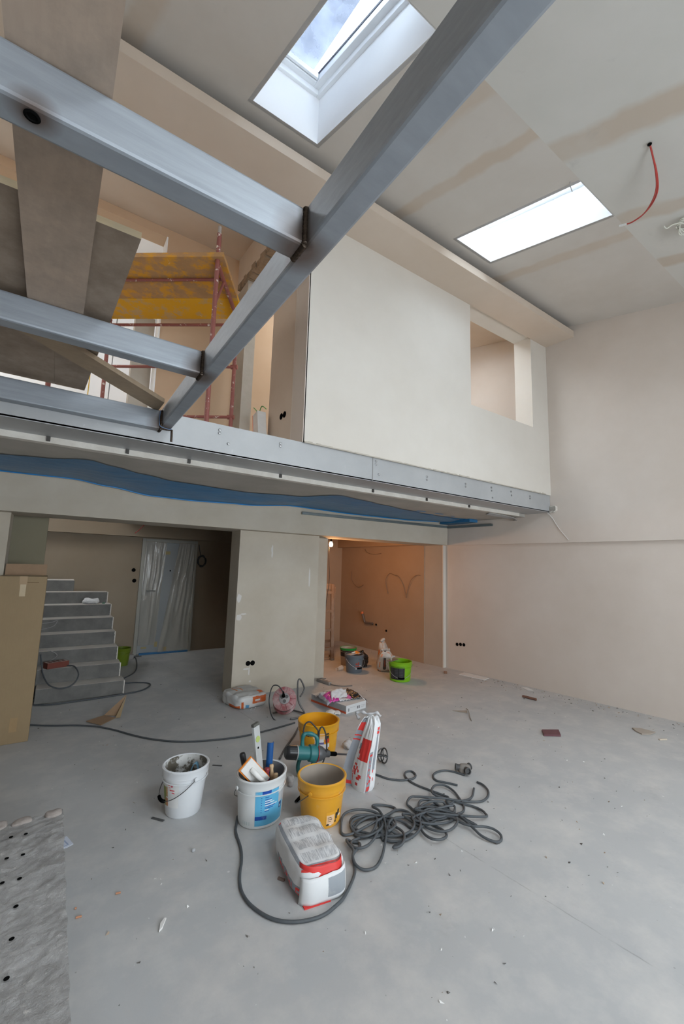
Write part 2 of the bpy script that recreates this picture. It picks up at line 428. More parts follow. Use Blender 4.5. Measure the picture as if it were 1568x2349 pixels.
struct(MB().box(2.4, 2.5, 5.3, 8.47, 2.6, 6.4).build('wall_stairwell_side', 'plaster_reveal'), 'white side wall of the stairwell', 'wall')
struct(MB().box(-3.7, -3.6, -3.1, 9.0, 0, 7.0).build('wall_left', 'plaster_warm'), 'plaster wall outside the left edge', 'wall')

# soffit with an open lighting cove above it
mb = MB(); XS = -3.6
for (y0, y1, z0, z1) in ((2.92, 3.325, 5.105, 5.125), (2.92, 2.94, 5.125, 5.202)):
    x1a, x1b = rwx(y0)-.05, rwx(y1)-.05
    mb.hexa([V((XS, y0, z0)), V((x1a, y0, z0)), V((x1b, y1, z0)), V((XS, y1, z0))], [V((XS, y0, z1)), V((x1a, y0, z1)), V((x1b, y1, z1)), V((XS, y1, z1))])
mb.box(XS, 1.79, 3.31, 3.42, 5.105, 5.36)
struct(mb.build('trim_2', 'plaster_pink'), 'long plastered cove soffit under the sloped ceiling', 'soffit')

# mezzanine slab
mb = MB().box(-3.6, 6.0, 3.72, 5.35, 2.50, 2.79).box(-3.6, 6.0, 3.36, 3.72, 2.56, 2.79)
slab = struct(mb.build('mezzanine_slab', 'concrete_slab'), 'grey concrete underside of the mezzanine slab', 'slab')
# flaking plaster strip along the slab edge behind the flange
mb = MB(); n = 150; prev = None; vs = []
for i in range(n+1):
    x = -3.6+9.3*i/n; d = .03+.035*abs(fbm((x*3.1, 1, 0)))+.02*abs(fbm((x*11, 4, 0)))
    vs.append((x, d))
for i in range(n):
    (xa, da), (xb, db) = vs[i], vs[i+1]
    mb.hexa([V((xa, 3.69, 2.494)), V((xb, 3.69, 2.494)), V((xb, 3.72+db, 2.494)), V((xa, 3.72+da, 2.494))],
            [V((xa, 3.69, 2.545)), V((xb, 3.69, 2.545)), V((xb, 3.72+db, 2.5)), V((xa, 3.72+da, 2.5))])
mb.build('plaster_edge', 'plaster_flake', slab)

# lower back wall: long lintel, the two stepped pillars, the right jamb
mb = MB(); LY0, LY1 = 5.13, 5.62
mb.hexa([V((-3.6, 5.15, 2.1)), V((5.70, 5.10, 2.1)), V((5.70, LY1, 2.1)), V((-3.6, LY1, 2.1))], [V((-3.6, 5.12, 2.5)), V((5.72, 5.10, 2.5)), V((5.72, LY1, 2.5)), V((-3.6, LY1, 2.5))])
struct(mb.build('wall_lintel', 'plaster_cream'), 'long cream plastered lintel band over the two lower openings', 'wall')
mb = MB().box(1.985, 3.19, 5.30, 5.62, 0, 2.1)
pil = struct(mb.build('wall_pillar', 'plaster_cream'), 'wide cream plastered pier between the two lower openings', 'wall')
struct(MB().box(3.19, 3.545, 5.62, 5.76, 0, 2.1).build('wall_pillar_return', 'plaster_cream'), 'narrow set-back strip of cream wall beside the bulb', 'wall')
for x in (2.19, 2.252): socket(pil, (x, 5.30, .397), (0, -1, 0), .028)
struct(MB().box(-3.6, -.397, 5.30, 5.62, 0, 2.1).build('wall_pillar_left', 'plaster_cream'), 'cream plastered pier behind the cardboard box', 'wall')
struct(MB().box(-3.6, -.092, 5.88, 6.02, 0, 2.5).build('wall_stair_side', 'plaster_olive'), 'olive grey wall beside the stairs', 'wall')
mb = MB().hexa([V((5.705, 5.215, 0)), V((rwx(5.2)+.02, 5.215, 0)), V((rwx(5.6)+.02, 5.60, 0)), V((5.66, 5.60, 0))], [V((5.705, 5.215, 2.1)), V((rwx(5.2)+.02, 5.215, 2.1)), V((rwx(5.6)+.02, 5.60, 2.1)), V((5.66, 5.60, 2.1))])
struct(mb.build('wall_jamb', 'plaster_jamb'), 'plastered jamb at the right side of the lamp lit room', 'wall')
struct(MB().box(5.700, 5.775, 5.195, 5.216, 0, 2.1).build('trim_3', 'plaster_white'), 'white corner bead on the jamb of the lamp lit room', 'trim')
# lamp lit room
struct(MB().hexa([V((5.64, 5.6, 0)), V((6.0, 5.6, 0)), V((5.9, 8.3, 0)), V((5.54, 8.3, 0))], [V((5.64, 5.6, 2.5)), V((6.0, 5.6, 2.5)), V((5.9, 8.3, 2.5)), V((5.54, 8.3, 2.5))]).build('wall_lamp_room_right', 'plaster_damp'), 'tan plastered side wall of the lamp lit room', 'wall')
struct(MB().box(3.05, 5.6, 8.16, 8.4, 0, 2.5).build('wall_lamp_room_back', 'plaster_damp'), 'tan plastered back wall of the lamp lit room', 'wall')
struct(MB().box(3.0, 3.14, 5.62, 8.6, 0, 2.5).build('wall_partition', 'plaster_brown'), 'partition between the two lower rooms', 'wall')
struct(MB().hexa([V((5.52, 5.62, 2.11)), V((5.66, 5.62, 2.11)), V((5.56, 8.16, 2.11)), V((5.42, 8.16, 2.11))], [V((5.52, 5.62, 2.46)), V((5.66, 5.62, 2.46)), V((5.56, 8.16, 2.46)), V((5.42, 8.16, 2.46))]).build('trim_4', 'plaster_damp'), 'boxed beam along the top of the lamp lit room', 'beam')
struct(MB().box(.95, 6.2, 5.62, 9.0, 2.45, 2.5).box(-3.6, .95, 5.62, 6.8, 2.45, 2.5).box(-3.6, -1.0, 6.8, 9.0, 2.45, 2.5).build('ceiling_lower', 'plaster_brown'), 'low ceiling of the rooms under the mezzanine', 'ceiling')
# entrance room
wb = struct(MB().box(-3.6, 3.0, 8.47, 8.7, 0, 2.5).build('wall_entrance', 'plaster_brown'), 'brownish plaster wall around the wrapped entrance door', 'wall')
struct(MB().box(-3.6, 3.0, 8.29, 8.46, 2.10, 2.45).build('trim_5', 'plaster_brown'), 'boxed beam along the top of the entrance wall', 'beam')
# front of the hall behind the camera: low sill, piers and a wide glazed opening
mb = MB().box(-3.6, 6.9, -3.1, -3.0, 0, .9).box(-3.6, .0, -3.1, -3.0, .9, 4.3).box(4.6, 6.9, -3.1, -3.0, .9, 4.3).box(.0, 4.6, -3.1, -3.0, 2.3, 4.3)
struct(mb.build('wall_front', 'plaster_warm'), 'front wall behind the camera with a wide window opening', 'wall')

# ---------------------------------------------------------------- roof windows
def roof_window(n, s0, s1, label):
    root = thing('window_%d' % n, label, 'skylight'); root['kind'] = 'structure'
    H = .50
    def P(s, y, h): return V((sk(s, y), y, zc(y)+h))
    t = .03
    mb = MB()
    e = .003
    for a, b in (((s0-t, HY0), (s0+e, HY1)), ((s1-e, HY0), (s1+t, HY1))):
        mb.hexa([P(a[0], a[1], .0), P(b[0], a[1], .0), P(b[0], b[1], .0), P(a[0], b[1], .0)], [P(a[0], a[1], H), P(b[0], a[1], H), P(b[0], b[1], H), P(a[0], b[1], H)])
    for y0, y1 in ((HY0-t, HY0+e), (HY1-e, HY1+t)):
        mb.hexa([P(s0-t, y0, .0), P(s1+t, y0, .0), P(s1+t, y1, .0), P(s0-t, y1, .0)], [P(s0-t, y0, H), P(s1+t, y0, H), P(s1+t, y1, H), P(s0-t, y1, H)])
    mb.build('reveal', 'plaster_reveal', root)
    wh = plain('white_lacquer', (.82, .83, .84), .3, var=.02)
    def rail(name, a0, a1, y0, y1, h0, h1, mat=wh):
        return MB().hexa([P(a0, y0, h0), P(a1, y0, h0), P(a1, y1, h0), P(a0, y1, h0)], [P(a0, y0, h1), P(a1, y0, h1), P(a1, y1, h1), P(a0, y1, h1)]).build(name, mat, root, bevel=.004)
    for (i, d0, d1, h0, h1) in ((0, -.02, .035, .44, .52), (1, .03, .085, .49, .58)):
        nm = 'outer_frame' if i == 0 else 'sash_frame'
        rail(nm, s0+d0, s0+d1, HY0, HY1, h0, h1); rail(nm, s1-d1, s1-d0, HY0, HY1, h0, h1)
        rail(nm, s0+d1, s1-d1, HY0+d0, HY0+d1, h0, h1); rail(nm, s0+d1, s1-d1, HY1-d1, HY1-d0, h0, h1)
    gk = plain('rubber_seal', (.03, .03, .05), .6)
    for (a0, a1, y0, y1) in ((s0+.085, s0+.089, HY0+.085, HY1-.085), (s1-.089, s1-.085, HY0+.085, HY1-.085), (s0+.085, s1-.085, HY1-.089, HY1-.085)):
        rail('seal', a0, a1, y0, y1, .55, .575, gk)
    rail('pane', s0+.08, s1-.08, HY0+.08, HY1-.08, .56, .566, 'glass')
    rail('blind_rail', s0+.09, s1-.09, HY1-.115, HY1-.09, .50, .55)
    return root
rw1 = roof_window(1, *HOLES[0], 'roof window partly behind the long steel tube')
rw2 = roof_window(2, *HOLES[1], 'narrower looking roof window near the right wall')
w = MB().tube(smooth_path([(3.36, 1.60, 5.18), (3.37, 1.61, 5.1), (3.40, 1.63, 5.02), (3.43, 1.63, 4.97)]), .004, 6).build('dangling_wire', plain('grey_wire', (.35, .34, .33), .5))
tag(w, 'short grey wire hanging in the right roof window', 'wire')

# outside awning cloth stretched over the lower part of the left roof window
am, nt, b = new_mat('awning_cloth'); out = [n for n in nt.nodes if n.type == 'OUTPUT_MATERIAL'][0]
tr = N(nt, 'ShaderNodeBsdfTransparent'); mxs = N(nt, 'ShaderNodeMixShader'); tr.inputs[0].default_value = (.9, .92, 1, 1)
b.inputs['Base Color'].default_value = (.10, .105, .13, 1); b.inputs['Roughness'].default_value = .9
L(nt, ramp(nt, noise(nt, coord(nt), 3, 6, .7), .2, .9, (.60, .60, .60, 1), (.80, .80, .80, 1)), mxs.inputs[0])
L(nt, tr.outputs[0], mxs.inputs[1]); L(nt, b.outputs[0], mxs.inputs[2]); L(nt, mxs.outputs[0], out.inputs[0]); MATS['awning'] = am
s0_, s1_ = HOLES[0]
def PW(s, y, h): return V((sk(s, y), y, zc(y)+h))
lo = [PW(s0_+.02, 1.75, .64), PW(s1_-.19, 1.75, .64), PW(s1_-.09, 2.80, .64), PW(s0_+.02, 2.80, .64)]
MB().hexa(lo, [p+V((0, 0, .004)) for p in lo]).build('awning', 'awning', rw1)

# pale filler smears on the pier
fm_ = plain('filler_pale', (.62, .60, .57), .85, var=.05)
random.seed(17)
for (x, z, w_, h_) in ((2.02, 1.22, .035, .15), (2.03, .98, .045, .10), (2.09, 1.02, .05, .03), (2.21, .30, .012, .14), (2.17, .33, .05, .03), (2.23, .17, .02, .03), (2.45, 1.85, .02, .20), (3.05, 1.5, .015, .35)):
    n_ = 14; P = []
    for i in range(n_):
        a = 2*math.pi*i/n_; k_ = .8+.35*fbm((i*1.3, x*7, z*3)); P.append((x+w_*math.cos(a)*k_, z+h_*.5*math.sin(a)*k_))
    mb = MB(); vs = [V((px, 5.2992, pz)) for px, pz in P]+[V((px, 5.302, pz)) for px, pz in P]
    mb.add(vs, [tuple(range(n_)), tuple(range(2*n_-1, n_-1, -1))]+[(i, n_+i, n_+(i+1) % n_, (i+1) % n_) for i in range(n_)])
    mb.build('filler_patch', fm_, pil)
# ================================================================== steelwork
# edge beam in front of the mezzanine slab
eb = thing('edge_beam', 'grey primed steel edge beam carrying the mezzanine slab', 'beam', (0, 3.34, 2.54))
def local(mb, root):
    o = V(root.location); mb.v = [tuple(V(p)-o) for p in mb.v]; return mb
XE = rwx(3.34)-.055; SEAM = 2.62
def prof_beam(x0, x1):
    mb = MB().box(x0, x1, 3.34, 3.355, 2.545, 2.79).box(x0, x1, 3.34, 3.69, 2.540, 2.556).box(x0, x1, 3.355, 3.45, 2.772, 2.786)
    return local(mb, eb)
prof_beam(-3.6, SEAM-.002).build('beam_section', 'primed', eb)
prof_beam(SEAM+.002, XE).build('beam_section', 'primed', eb)
local(MB().box(SEAM-.004, SEAM+.004, 3.335, 3.345, 2.545, 2.79), eb).build('weld_seam', plain('weld_grey', (.33, .33, .32), .6, .3), eb)
bolt_m = plain('bolt_zinc', (.36, .36, .36), .4, .7)
def bolt(x, z, r=.011):
    q = Matrix.Translation(V((x, 3.34, z))-V(eb.location)) @ Matrix.Rotation(R(90), 4, 'X')
    MB().lathe([(r*1.25, 0), (r*1.25, .003), (r, .004), (r, .012), (.0001, .014)], 6, q).build('bolt', bolt_m, eb)
for x, z in ((1.02, 2.742), (1.02, 2.715), (1.10, 2.64), (1.57, 2.735), (1.57, 2.71), (2.66, 2.755), (2.66, 2.72), (2.70, 2.62), (3.40, 2.70), (3.40, 2.665), (4.06, 2.71), (4.06, 2.675), (4.56, 2.73), (4.565, 2.69), (4.58, 2.60), (4.98, 2.73), (4.99, 2.68), (5.42, 2.72), (5.42, 2.69)):
    bolt(x, z)
# little flange clips under the beam
for x in (-.12, .40, .88, 1.75, 2.9, 3.75, 4.55):
    local(MB().box(x-.012, x+.012, 3.675, 3.70, 2.505, 2.545), eb).build('flange_clip', plain('clip_dark', (.07, .065, .06), .6, .4), eb)
# patches of torn plaster above the beam
mb = MB()
for i in range(90):
    x = 1.8+4.0*i/90; h = .006+.016*abs(fbm((x*9, 2, 1)))
    mb.box(x, x+4.0/90, 3.318, 3.33, 2.786, 2.79+h)
mb.build('torn_plaster_edge', 'concrete_post', wall_u)

# welded frame of rectangular tubes
sf = thing('steel_frame', 'welded grey steel tube frame reaching over the hall', 'steel frame', (.6, 3.3, 2.66))
def tube_box(name, x0, x1, y0, y1, z0, z1):
    return local(MB().box(x0, x1, y0, y1, z0, z1), sf).build(name, 'steel', sf, bevel=.010)
tube_box('long_tube', .562, .646, -3.0, 3.338, 2.664, 2.802)
tube_box('cross_tube', -3.6, .560, 1.087, 1.172, 2.664, 2.795)
tube_box('cross_tube', -3.6, .560, 2.218, 2.303, 2.664, 2.795)
tube_box('cross_tube', -3.6, .560, 3.262, 3.338, 2.632, 2.775)
wm = MATS['weld'] = new_mat('burnt_weld')[0]
nt = wm.node_tree; b = nt.nodes['Principled BSDF']
vv = coord(nt); ff = noise(nt, coord(nt, 'Object', (1, 1, 1)), 60, 4)
L(nt, mix(nt, ff, (.012, .010, .009), (.11, .075, .05)), b.inputs['Base Color']); b.inputs['Metallic'].default_value = .6; b.inputs['Roughness'].default_value = .45
bump(nt, b, ff, .6, .004)
def weld(pts, r):
    P = smooth_path(pts, 14); rr = [r*(1+.25*math.sin(i*2.6)+.15*fbm((i*.9, 3, 1))) for i in range(len(P))]
    local(MB().tube(P, rr, 8), sf).build('weld_bead', 'weld', sf, smooth=True)
for y0, zt, zb in ((1.087, 2.793, 2.666), (2.218, 2.793, 2.666), (3.262, 2.773, 2.634)):
    weld([(.560, y0-.001, zt), (.560, y0-.002, (zt+zb)/2), (.560, y0-.001, zb)], .0095)
    weld([(.560, y0, zb), (.560, y0+.04, zb-.002), (.560, y0+.08, zb)], .0095)
weld([(.57, 3.336, 2.662), (.61, 3.336, 2.66), (.645, 3.336, 2.664)], .010)
weld([(.652, 3.337, 2.664), (.654, 3.338, 2.61), (.655, 3.339, 2.57)], .008)
# blue earth wire tucked into the corner
bw = MB().tube(smooth_path([(.548, 3.258, 2.775), (.542, 3.255, 2.70), (.55, 3.25, 2.652), (.585, 3.255, 2.642), (.62, 3.29, 2.65), (.648, 3.32, 2.665)]), .0022, 6).build('thin_wire', plain('wire_blue', (.16, .28, .50), .4))
tag(bw, 'thin blue wire bent round the far tube joint', 'wire')
# burnt hole in the nearest cross tube
q = Matrix.Translation(V((-.142, 1.115, 2.663))-V(sf.location)) @ Matrix.Rotation(R(180), 4, 'X')
MB().lathe([(.016, 0), (.017, .002), (.011, .0035), (.0095, .001), (.0001, .001)], 20, q).build('burnt_hole', BLK, sf)

# loose boards lying on the frame
def board(name, pts, z0, th, mat, edge, label, cat='board', group='boards lying on the steel frame'):
    c = sum((V((x, y, 0)) for x, y in pts), V())/len(pts); c.z = z0
    root = thing(name, label, cat, c, 0, group)
    mb = MB(); n = len(pts)
    vs = [V((x, y, z)) - c for z in (z0, z0+th) for x, y in pts]
    mb.add(vs, [tuple(range(n-1, -1, -1)), tuple(range(n, 2*n))], 0)
    mb.add(vs, [(i, (i+1) % n, n+(i+1) % n, n+i) for i in range(n)], 1)
    mb.build('panel', None, root, mats=[mat, edge], merge=1e-5)
    return root
board('formwork_board', [(-.200, .42), (.012, .42), (.001, 2.265), (-.212, 2.265)], 2.796, .021, 'ply_light', 'ply_light', 'long pale pinkish formwork board, lowest and nearest of the boards on the tubes')
board('formwork_board', [(-.1135, 1.604), (.150, 1.597), (.060, 3.36), (-.1135, 3.36)], 2.829, .027, 'ply_grey', 'ply_edge', 'stained grey formwork board with a worn yellowish end on the tubes')
board('formwork_board', [(-.62, 1.618), (-.1145, 1.604), (-.1145, 3.36), (-.62, 3.36)], 2.829, .027, 'ply_grey', 'ply_edge', 'dark brown formwork board cut by the left picture edge')
# narrow plank propped across at an angle
pk = thing('plank', 'narrow raw plank lying askew under the formwork boards', 'plank', (.2, 3.0, 2.79), 0, 'boards lying on the steel frame')
A, B = V((.535, 3.315, 2.777)), V((-.50, 2.36, 2.797)); d = (B-A).normalized(); sd = V((d.y, -d.x, 0)).normalized()
if sd.y < 0: sd = -sd
lo = [A+sd*.0, A-sd*.005, B-sd*.02, B+sd*.0]
wv = -sd*.12
A2, B2 = A-sd*.16+d*.14, B-sd*.14
lo = [A, B, B2, A2]
mb = MB(); vs = [p-V(pk.location) for p in lo]+[p+V((0, 0, .030))-V(pk.location) for p in lo]
mb.add(vs, [(0, 1, 2, 3), (7, 6, 5, 4), (0, 4, 5, 1), (1, 5, 6, 2), (2, 6, 7, 3), (3, 7, 4, 0)])
mb.build('panel', 'plank_raw', pk, merge=1e-5)

# ================================================================== upper floor
# scaffold standing askew: u runs to the left, v away from the camera
uu = V((-.80, .60, 0)).normalized(); vd = V((.53, .85, 0)).normalized()
LG = V((.945, 3.48, 2.79))
sc = thing('scaffold', 'dark red tube scaffold with splattered yellow plank deck on the upper floor', 'scaffold', LG)
DZ = 1.54
def st(name, a, b, r=.021):
    MB().tube([a, (V(a)+V(b))/2, b], r, 10).build(name, 'oxide', sc, smooth=40)
P00 = V((0, 0, 0)); P01 = vd*.85; P10 = uu*1.42; P11 = P10+vd*.85
for p, h in ((P00, 1.79), (P01, DZ-.03), (P10, 1.79), (P11, DZ-.03)):
    st('leg', p, p+V((-.006, 0, h)), .020)
    MB().lathe([(.05, 0), (.05, .006), (.02, .008), (.02, .03)], 14, Matrix.Translation(p)).build('foot_plate', 'oxide', sc)
MB().lathe([(.016, 1.79), (.016, 1.86), (.012, 1.865), (.0001, 1.865)], 12, Matrix.Translation(V((-.006, 0, 0)))).build('spigot', plain('worn_steel', (.4, .36, .33), .5, .5, .4), sc)
for z in (.398, .956, 1.44):
    st('ledger', P01+V((0, 0, z)), P11+V((0, 0, z)), .0155)
    st('coupler', P01+V((0, 0, z))-uu*.03, P01+V((0, 0, z))+uu*.04, .024)
st('end_ledger', P00+V((0, 0, DZ-.045)), P01+V((0, 0, DZ-.045)), .020)
st('end_ledger', P10+V((0, 0, DZ-.045)), P11+V((0, 0, DZ-.045)), .020)
st('front_ledger', P00+V((0, 0, DZ-.03))+vd*.22, P10+V((0, 0, DZ-.03))+vd*.22, .014)
st('corner_brace', P00+V((0, 0, DZ-.42)), P00+vd*.22+V((0, 0, DZ-.06)), .012)
w0 = -.05
for i, (wd, mt) in enumerate(((.28, 'deck_bare'), (.30, 'deck_bare'), (.36, 'deck_yellow'))):
    a = w0; b = w0+wd-.006; w0 += wd
    lo = [vd*a-uu*.06, vd*b-uu*.06, vd*b+uu*1.44, vd*a+uu*1.44]
    lo = [p+V((0, 0, DZ-.008)) for p in lo]
    mb = MB().hexa(lo, [p+V((0, 0, .042)) for p in lo]); mb.build('deck_plank', mt, sc, merge=1e-5)

# bare concrete post and broken brick door head
struct(MB().box(1.628, 1.757, 4.60, 4.95, 2.79, 5.10).build('pillar_upper', 'concrete_post'), 'bare grey concrete post beside the scaffold', 'post')
bl = thing('door_head', 'broken brick door head with ragged plaster over the bare post', 'door head', (1.69, 4.2, 5.05)); bl['kind'] = 'structure'
def BP(t, x, dz):
    y = 4.9-1.35*t; return V((x, y, 5.14-.13*t+dz))-V(bl.location)
mb = MB()
lo = [BP(0, 1.60, .05), BP(0, 1.76, .05), BP(1, 1.76, .05), BP(1, 1.60, .05)]
mb.hexa(lo, [p+V((0, 0, .35)) for p in lo]); mb.build('plaster_face', 'plaster_pink', bl)
brk = plain('old_brick', (.30, .22, .15), .9, 0, .35, 30, .5)
random.seed(3)
t = 0.0
while t < .97:
    w_ = random.uniform(.07, .12); x1 = 1.60+random.uniform(-.012, .01); dz = random.uniform(-.035, .0)
    lo = [BP(t, x1, dz), BP(t, 1.755, dz+random.uniform(-.01, .01)), BP(t+w_*.86, 1.755, dz), BP(t+w_*.86, x1+random.uniform(-.01, .01), dz+random.uniform(-.01, .01))]
    MB().hexa(lo, [p+V((0, 0, .07-dz)) for p in lo]).build('brick', brk, bl)
    t += w_
# grey post inside the bright opening, yellow and grey cords
struct(MB().box(.53, .745, 5.34, 5.5, 2.6, 4.62).build('post_stairwell', 'concrete_post'), 'slim concrete post standing in the bright upper opening', 'post')
for x, cm, lb in ((.13, plain('cord_yellow', (.72, .45, .05), .5), 'taut yellow cord in the bright upper opening'), (.34, plain('cord_grey', (.2, .2, .2), .5), 'taut grey cord in the bright upper opening')):
    tag(MB().tube([(x, 5.6, 2.6), (x+.01, 5.6, 4.2), (x+.03, 5.6, 6.0)], .006, 6).build('cord', cm), lb, 'cord')
# green wire and a pack of tiles leaning on the wall end
gw = MB().tube(smooth_path([(1.80, 4.62, 3.52), (1.79, 4.50, 3.44), (1.80, 4.40, 3.30), (1.79, 4.38, 3.20), (1.77, 4.44, 3.16), (1.78, 4.48, 3.22), (1.79, 4.45, 3.34), (1.80, 4.38, 3.46), (1.79, 4.22, 3.38)]), .006, 6).build('wire', plain('wire_green', (.10, .32, .08), .4))
tag(gw, 'green wire looping out of the upper doorway', 'wire')
tp = thing('tile_pack', 'slim white and red pack of tiles leaning on the wall end', 'tile pack', (1.70, 4.05, 2.79), 0)
mtx = Matrix.Rotation(R(-12), 4, 'X')
MB().box(-.05, .05, -.03, .10, 0, .52, M=mtx).build('carton', plain('carton_white', (.68, .66, .63), .6), tp, bevel=.004)
MB().box(-.0515, .0515, .095, .103, .0, .52, M=mtx).build('red_edge', plain('print_red', (.70, .10, .06), .5), tp)
# ceiling wires
rc = plain('conduit_red', (.40, .05, .04), .4)
wr = thing('cable_tail', 'pair of red wires curling out of the whitish ceiling', 'wire', (3.40, 1.043, 4.89))
for k, off in enumerate((0, .018)):
    P = [(3.40, 1.043, 4.895), (3.50, 1.06, 4.86), (3.62+off, 1.085, 4.83), (3.76+off*1.5, 1.13, 4.80), (3.87+off, 1.20, 4.79), (3.97, 1.30, 4.80), (4.00, 1.40, 4.81), (4.00, 1.46, 4.83)]
    MB().tube([p-V(wr.location) for p in smooth_path(P)], .006, 6).build('wire', rc, wr, smooth=True)
MB().tube([V(p)-V(wr.location) for p in ((4.0, 1.44, 4.822), (4.0, 1.47, 4.832), (3.998, 1.50, 4.843))], .009, 8).build('stripped_end', plain('wire_white', (.7, .7, .68), .4), wr)
MB().lathe([(.015, 0), (.015, .004), (.0001, .004)], 12, Matrix.Translation(V((0, 0, -.012)))).build('hole', BLK, wr)
wc = thing('cable_coil', 'small coil of grey white cable on the ceiling at the right edge', 'cable coil', (4.52, 1.16, 4.9))
cp = []
for i in range(60):
    a = i*.42; r_ = .085+.02*math.sin(i*.9); cp.append((r_*math.cos(a)*1.0, r_*math.sin(a)*.7, -.03-.02*math.sin(i*.5)))
MB().tube(smooth_path(cp, 3), .006, 6).build('loops', plain('cable_cream', (.62, .62, .55), .5), wc, smooth=True)
MB().tube(smooth_path([(-.08, .0, -.03), (-.13, .06, -.04), (-.15, .10, -.06), (-.19, .11, -.05)]), .006, 6).build('tail', MATS['cable_cream'], wc, smooth=True)

# ================================================================== under the mezzanine
# sagging blue sheet
up_edge = [(-.9, 4.35), (-.448, 4.353), (-.155, 4.264), (.166, 4.084), (.36, 4.222), (.641, 4.40), (.96, 4.559), (1.755, 4.643), (2.355, 4.48), (2.707, 4.055), (3.1, 4.15), (3.553, 4.273), (4.1, 4.40), (4.581, 4.52), (5.1, 4.55), (5.45, 4.6)]
lo_z = [(-.9, 2.47), (-.506, 2.472), (.088, 2.478), (.409, 2.442), (.846, 2.391), (1.226, 2.388), (1.922, 2.41), (2.666, 2.467), (3.0, 2.46), (3.542, 2.45), (4.673, 2.459), (5.45, 2.49)]
def interp(tab, x):
    for (a, va), (b, vb) in zip(tab, tab[1:]):
        if x <= b: t = max(0, (x-a)/(b-a)); t = t*t*(3-2*t); return va+(vb-va)*t
    return tab[-1][1]
def net(u, v):
    x = -.9+6.35*u; yf = interp(up_edge, x); zb_ = interp(lo_z, x)
    z = 2.490+(zb_-2.490)*math.sin(v*math.pi/2)
    z = 2.490+(zb_-2.490)*(v**1.5)-.02*math.sin(v*math.pi)+.010*fbm((x*3, v*2, 0))*(v*(1-v))*4
    return (x, yf+(5.065-yf)*v, min(z, 2.494))
nm, nt, b = new_mat('blue_sheet'); vv = coord(nt)
f = noise(nt, coord(nt, 'Object', (1, 5, 5)), 3, 5)
L(nt, mix(nt, f, (.035, .12, .24), (.02, .19, .42)), b.inputs['Base Color']); b.inputs['Roughness'].default_value = .35; b.inputs['Alpha'].default_value = .92
bump(nt, b, f, .4, .02); MATS['blue_sheet'] = nm
bs = thing('blue_sheet', 'blue plastic sheet sagging under the mezzanine slab', 'plastic sheet', (2.3, 5.0, 2.47))
local(MB().grid(net, 110, 14), bs).build('sheet', 'blue_sheet', bs, smooth=True)
def hem(u, v):
    p = V(net(u, 1)); return (p.x, p.y-.004, p.z+(-.010 if v < .5 else .022))
local(MB().grid(hem, 110, 1), bs).build('hem', plain('blue_hem', (.01, .20, .48), .3), bs)
mb = MB()
for i in range(24):
    x = 4.2+1.35*random.random(); y = 4.3+.7*random.random(); w_ = random.uniform(.06, .2)
    mb.add([(x, y, 2.497), (x+w_, y-.02, 2.496), (x+w_*1.3, y+.03, 2.493), (x+w_*.2, y+.05, 2.495)], [(0, 1, 2, 3)])
local(mb, bs).build('tattered_strip', MATS['blue_hem'], bs)['kind'] = 'stuff'
local(MB().box(5.50, 5.70, 4.45, 5.08, 2.452, 2.498), bs).build('folded_end', 'blue_sheet', bs)
# galvanised rails screwed to the lintel and to the right wall
gz = plain('galvanised', (.22, .26, .27), .35, .7, .2)
r1 = thing('drywall_rail', 'grey galvanised rail screwed along the cream lintel', 'rail', (4.2, 5.09, 2.40), 0, 'ceiling rails under the mezzanine')
M_ = Matrix.Identity(4)
MB().box(-1.43, 1.47, -.012, .012, -.018, .018, M=Matrix.Rotation(R(-.6), 4, 'Y')).build('web', gz, r1)
MB().box(-1.43, 1.47, -.03, -.012, .013, .018, M=Matrix.Rotation(R(-.6), 4, 'Y')).build('flange', gz, r1)
r2 = thing('drywall_rail', 'short grey galvanised rail screwed to the right wall', 'rail', (5.78, 4.66, 2.41), R(6.7), 'ceiling rails under the mezzanine')
MB().box(-.045, -.012, -.42, .43, -.018, .018).build('web', gz, r2)
MB().box(-.062, -.045, -.42, .43, .013, .018).build('flange', gz, r2)
# loose cable ends at the beam end
cw = thing('cable_bundle', 'grey cables and a hanging wire at the end of the edge beam', 'cable bundle', (5.9, 3.5, 2.5))
for i in range(6):
    P = [(5.05+.02*i, 3.74+.025*i, 2.485), (5.35, 3.735+.028*i, 2.482), (5.62+.03*i, 3.74+.02*i, 2.47), (5.80, 3.80+.012*i, 2.45), (5.84, 3.86, 2.47)]
    local(MB().tube(smooth_path(P, 4), .007, 6), cw).build('cable', MATS['grey_wire'], cw, smooth=True)
P = [(rwx(3.36)-.09, 3.36, 2.53), (rwx(3.3)-.075, 3.30, 2.45), (rwx(3.25)-.068, 3.25, 2.35), (rwx(3.2)-.066, 3.18, 2.24), (rwx(3.1)-.062, 3.10, 2.13)]
local(MB().tube(smooth_path(P), .004, 6), cw).build('hanging_wire', MATS['wire_white'], cw)
mb = MB()
for i in range(7):
    mb.box(rwx(3.33)-.085, rwx(3.33)-.045, 3.24+.015*i, 3.262+.015*i, 2.56-.012*(i % 3), 2.62+.01*(i % 2))
local(mb, cw).build('mortar_patch', 'plaster_flake', cw)
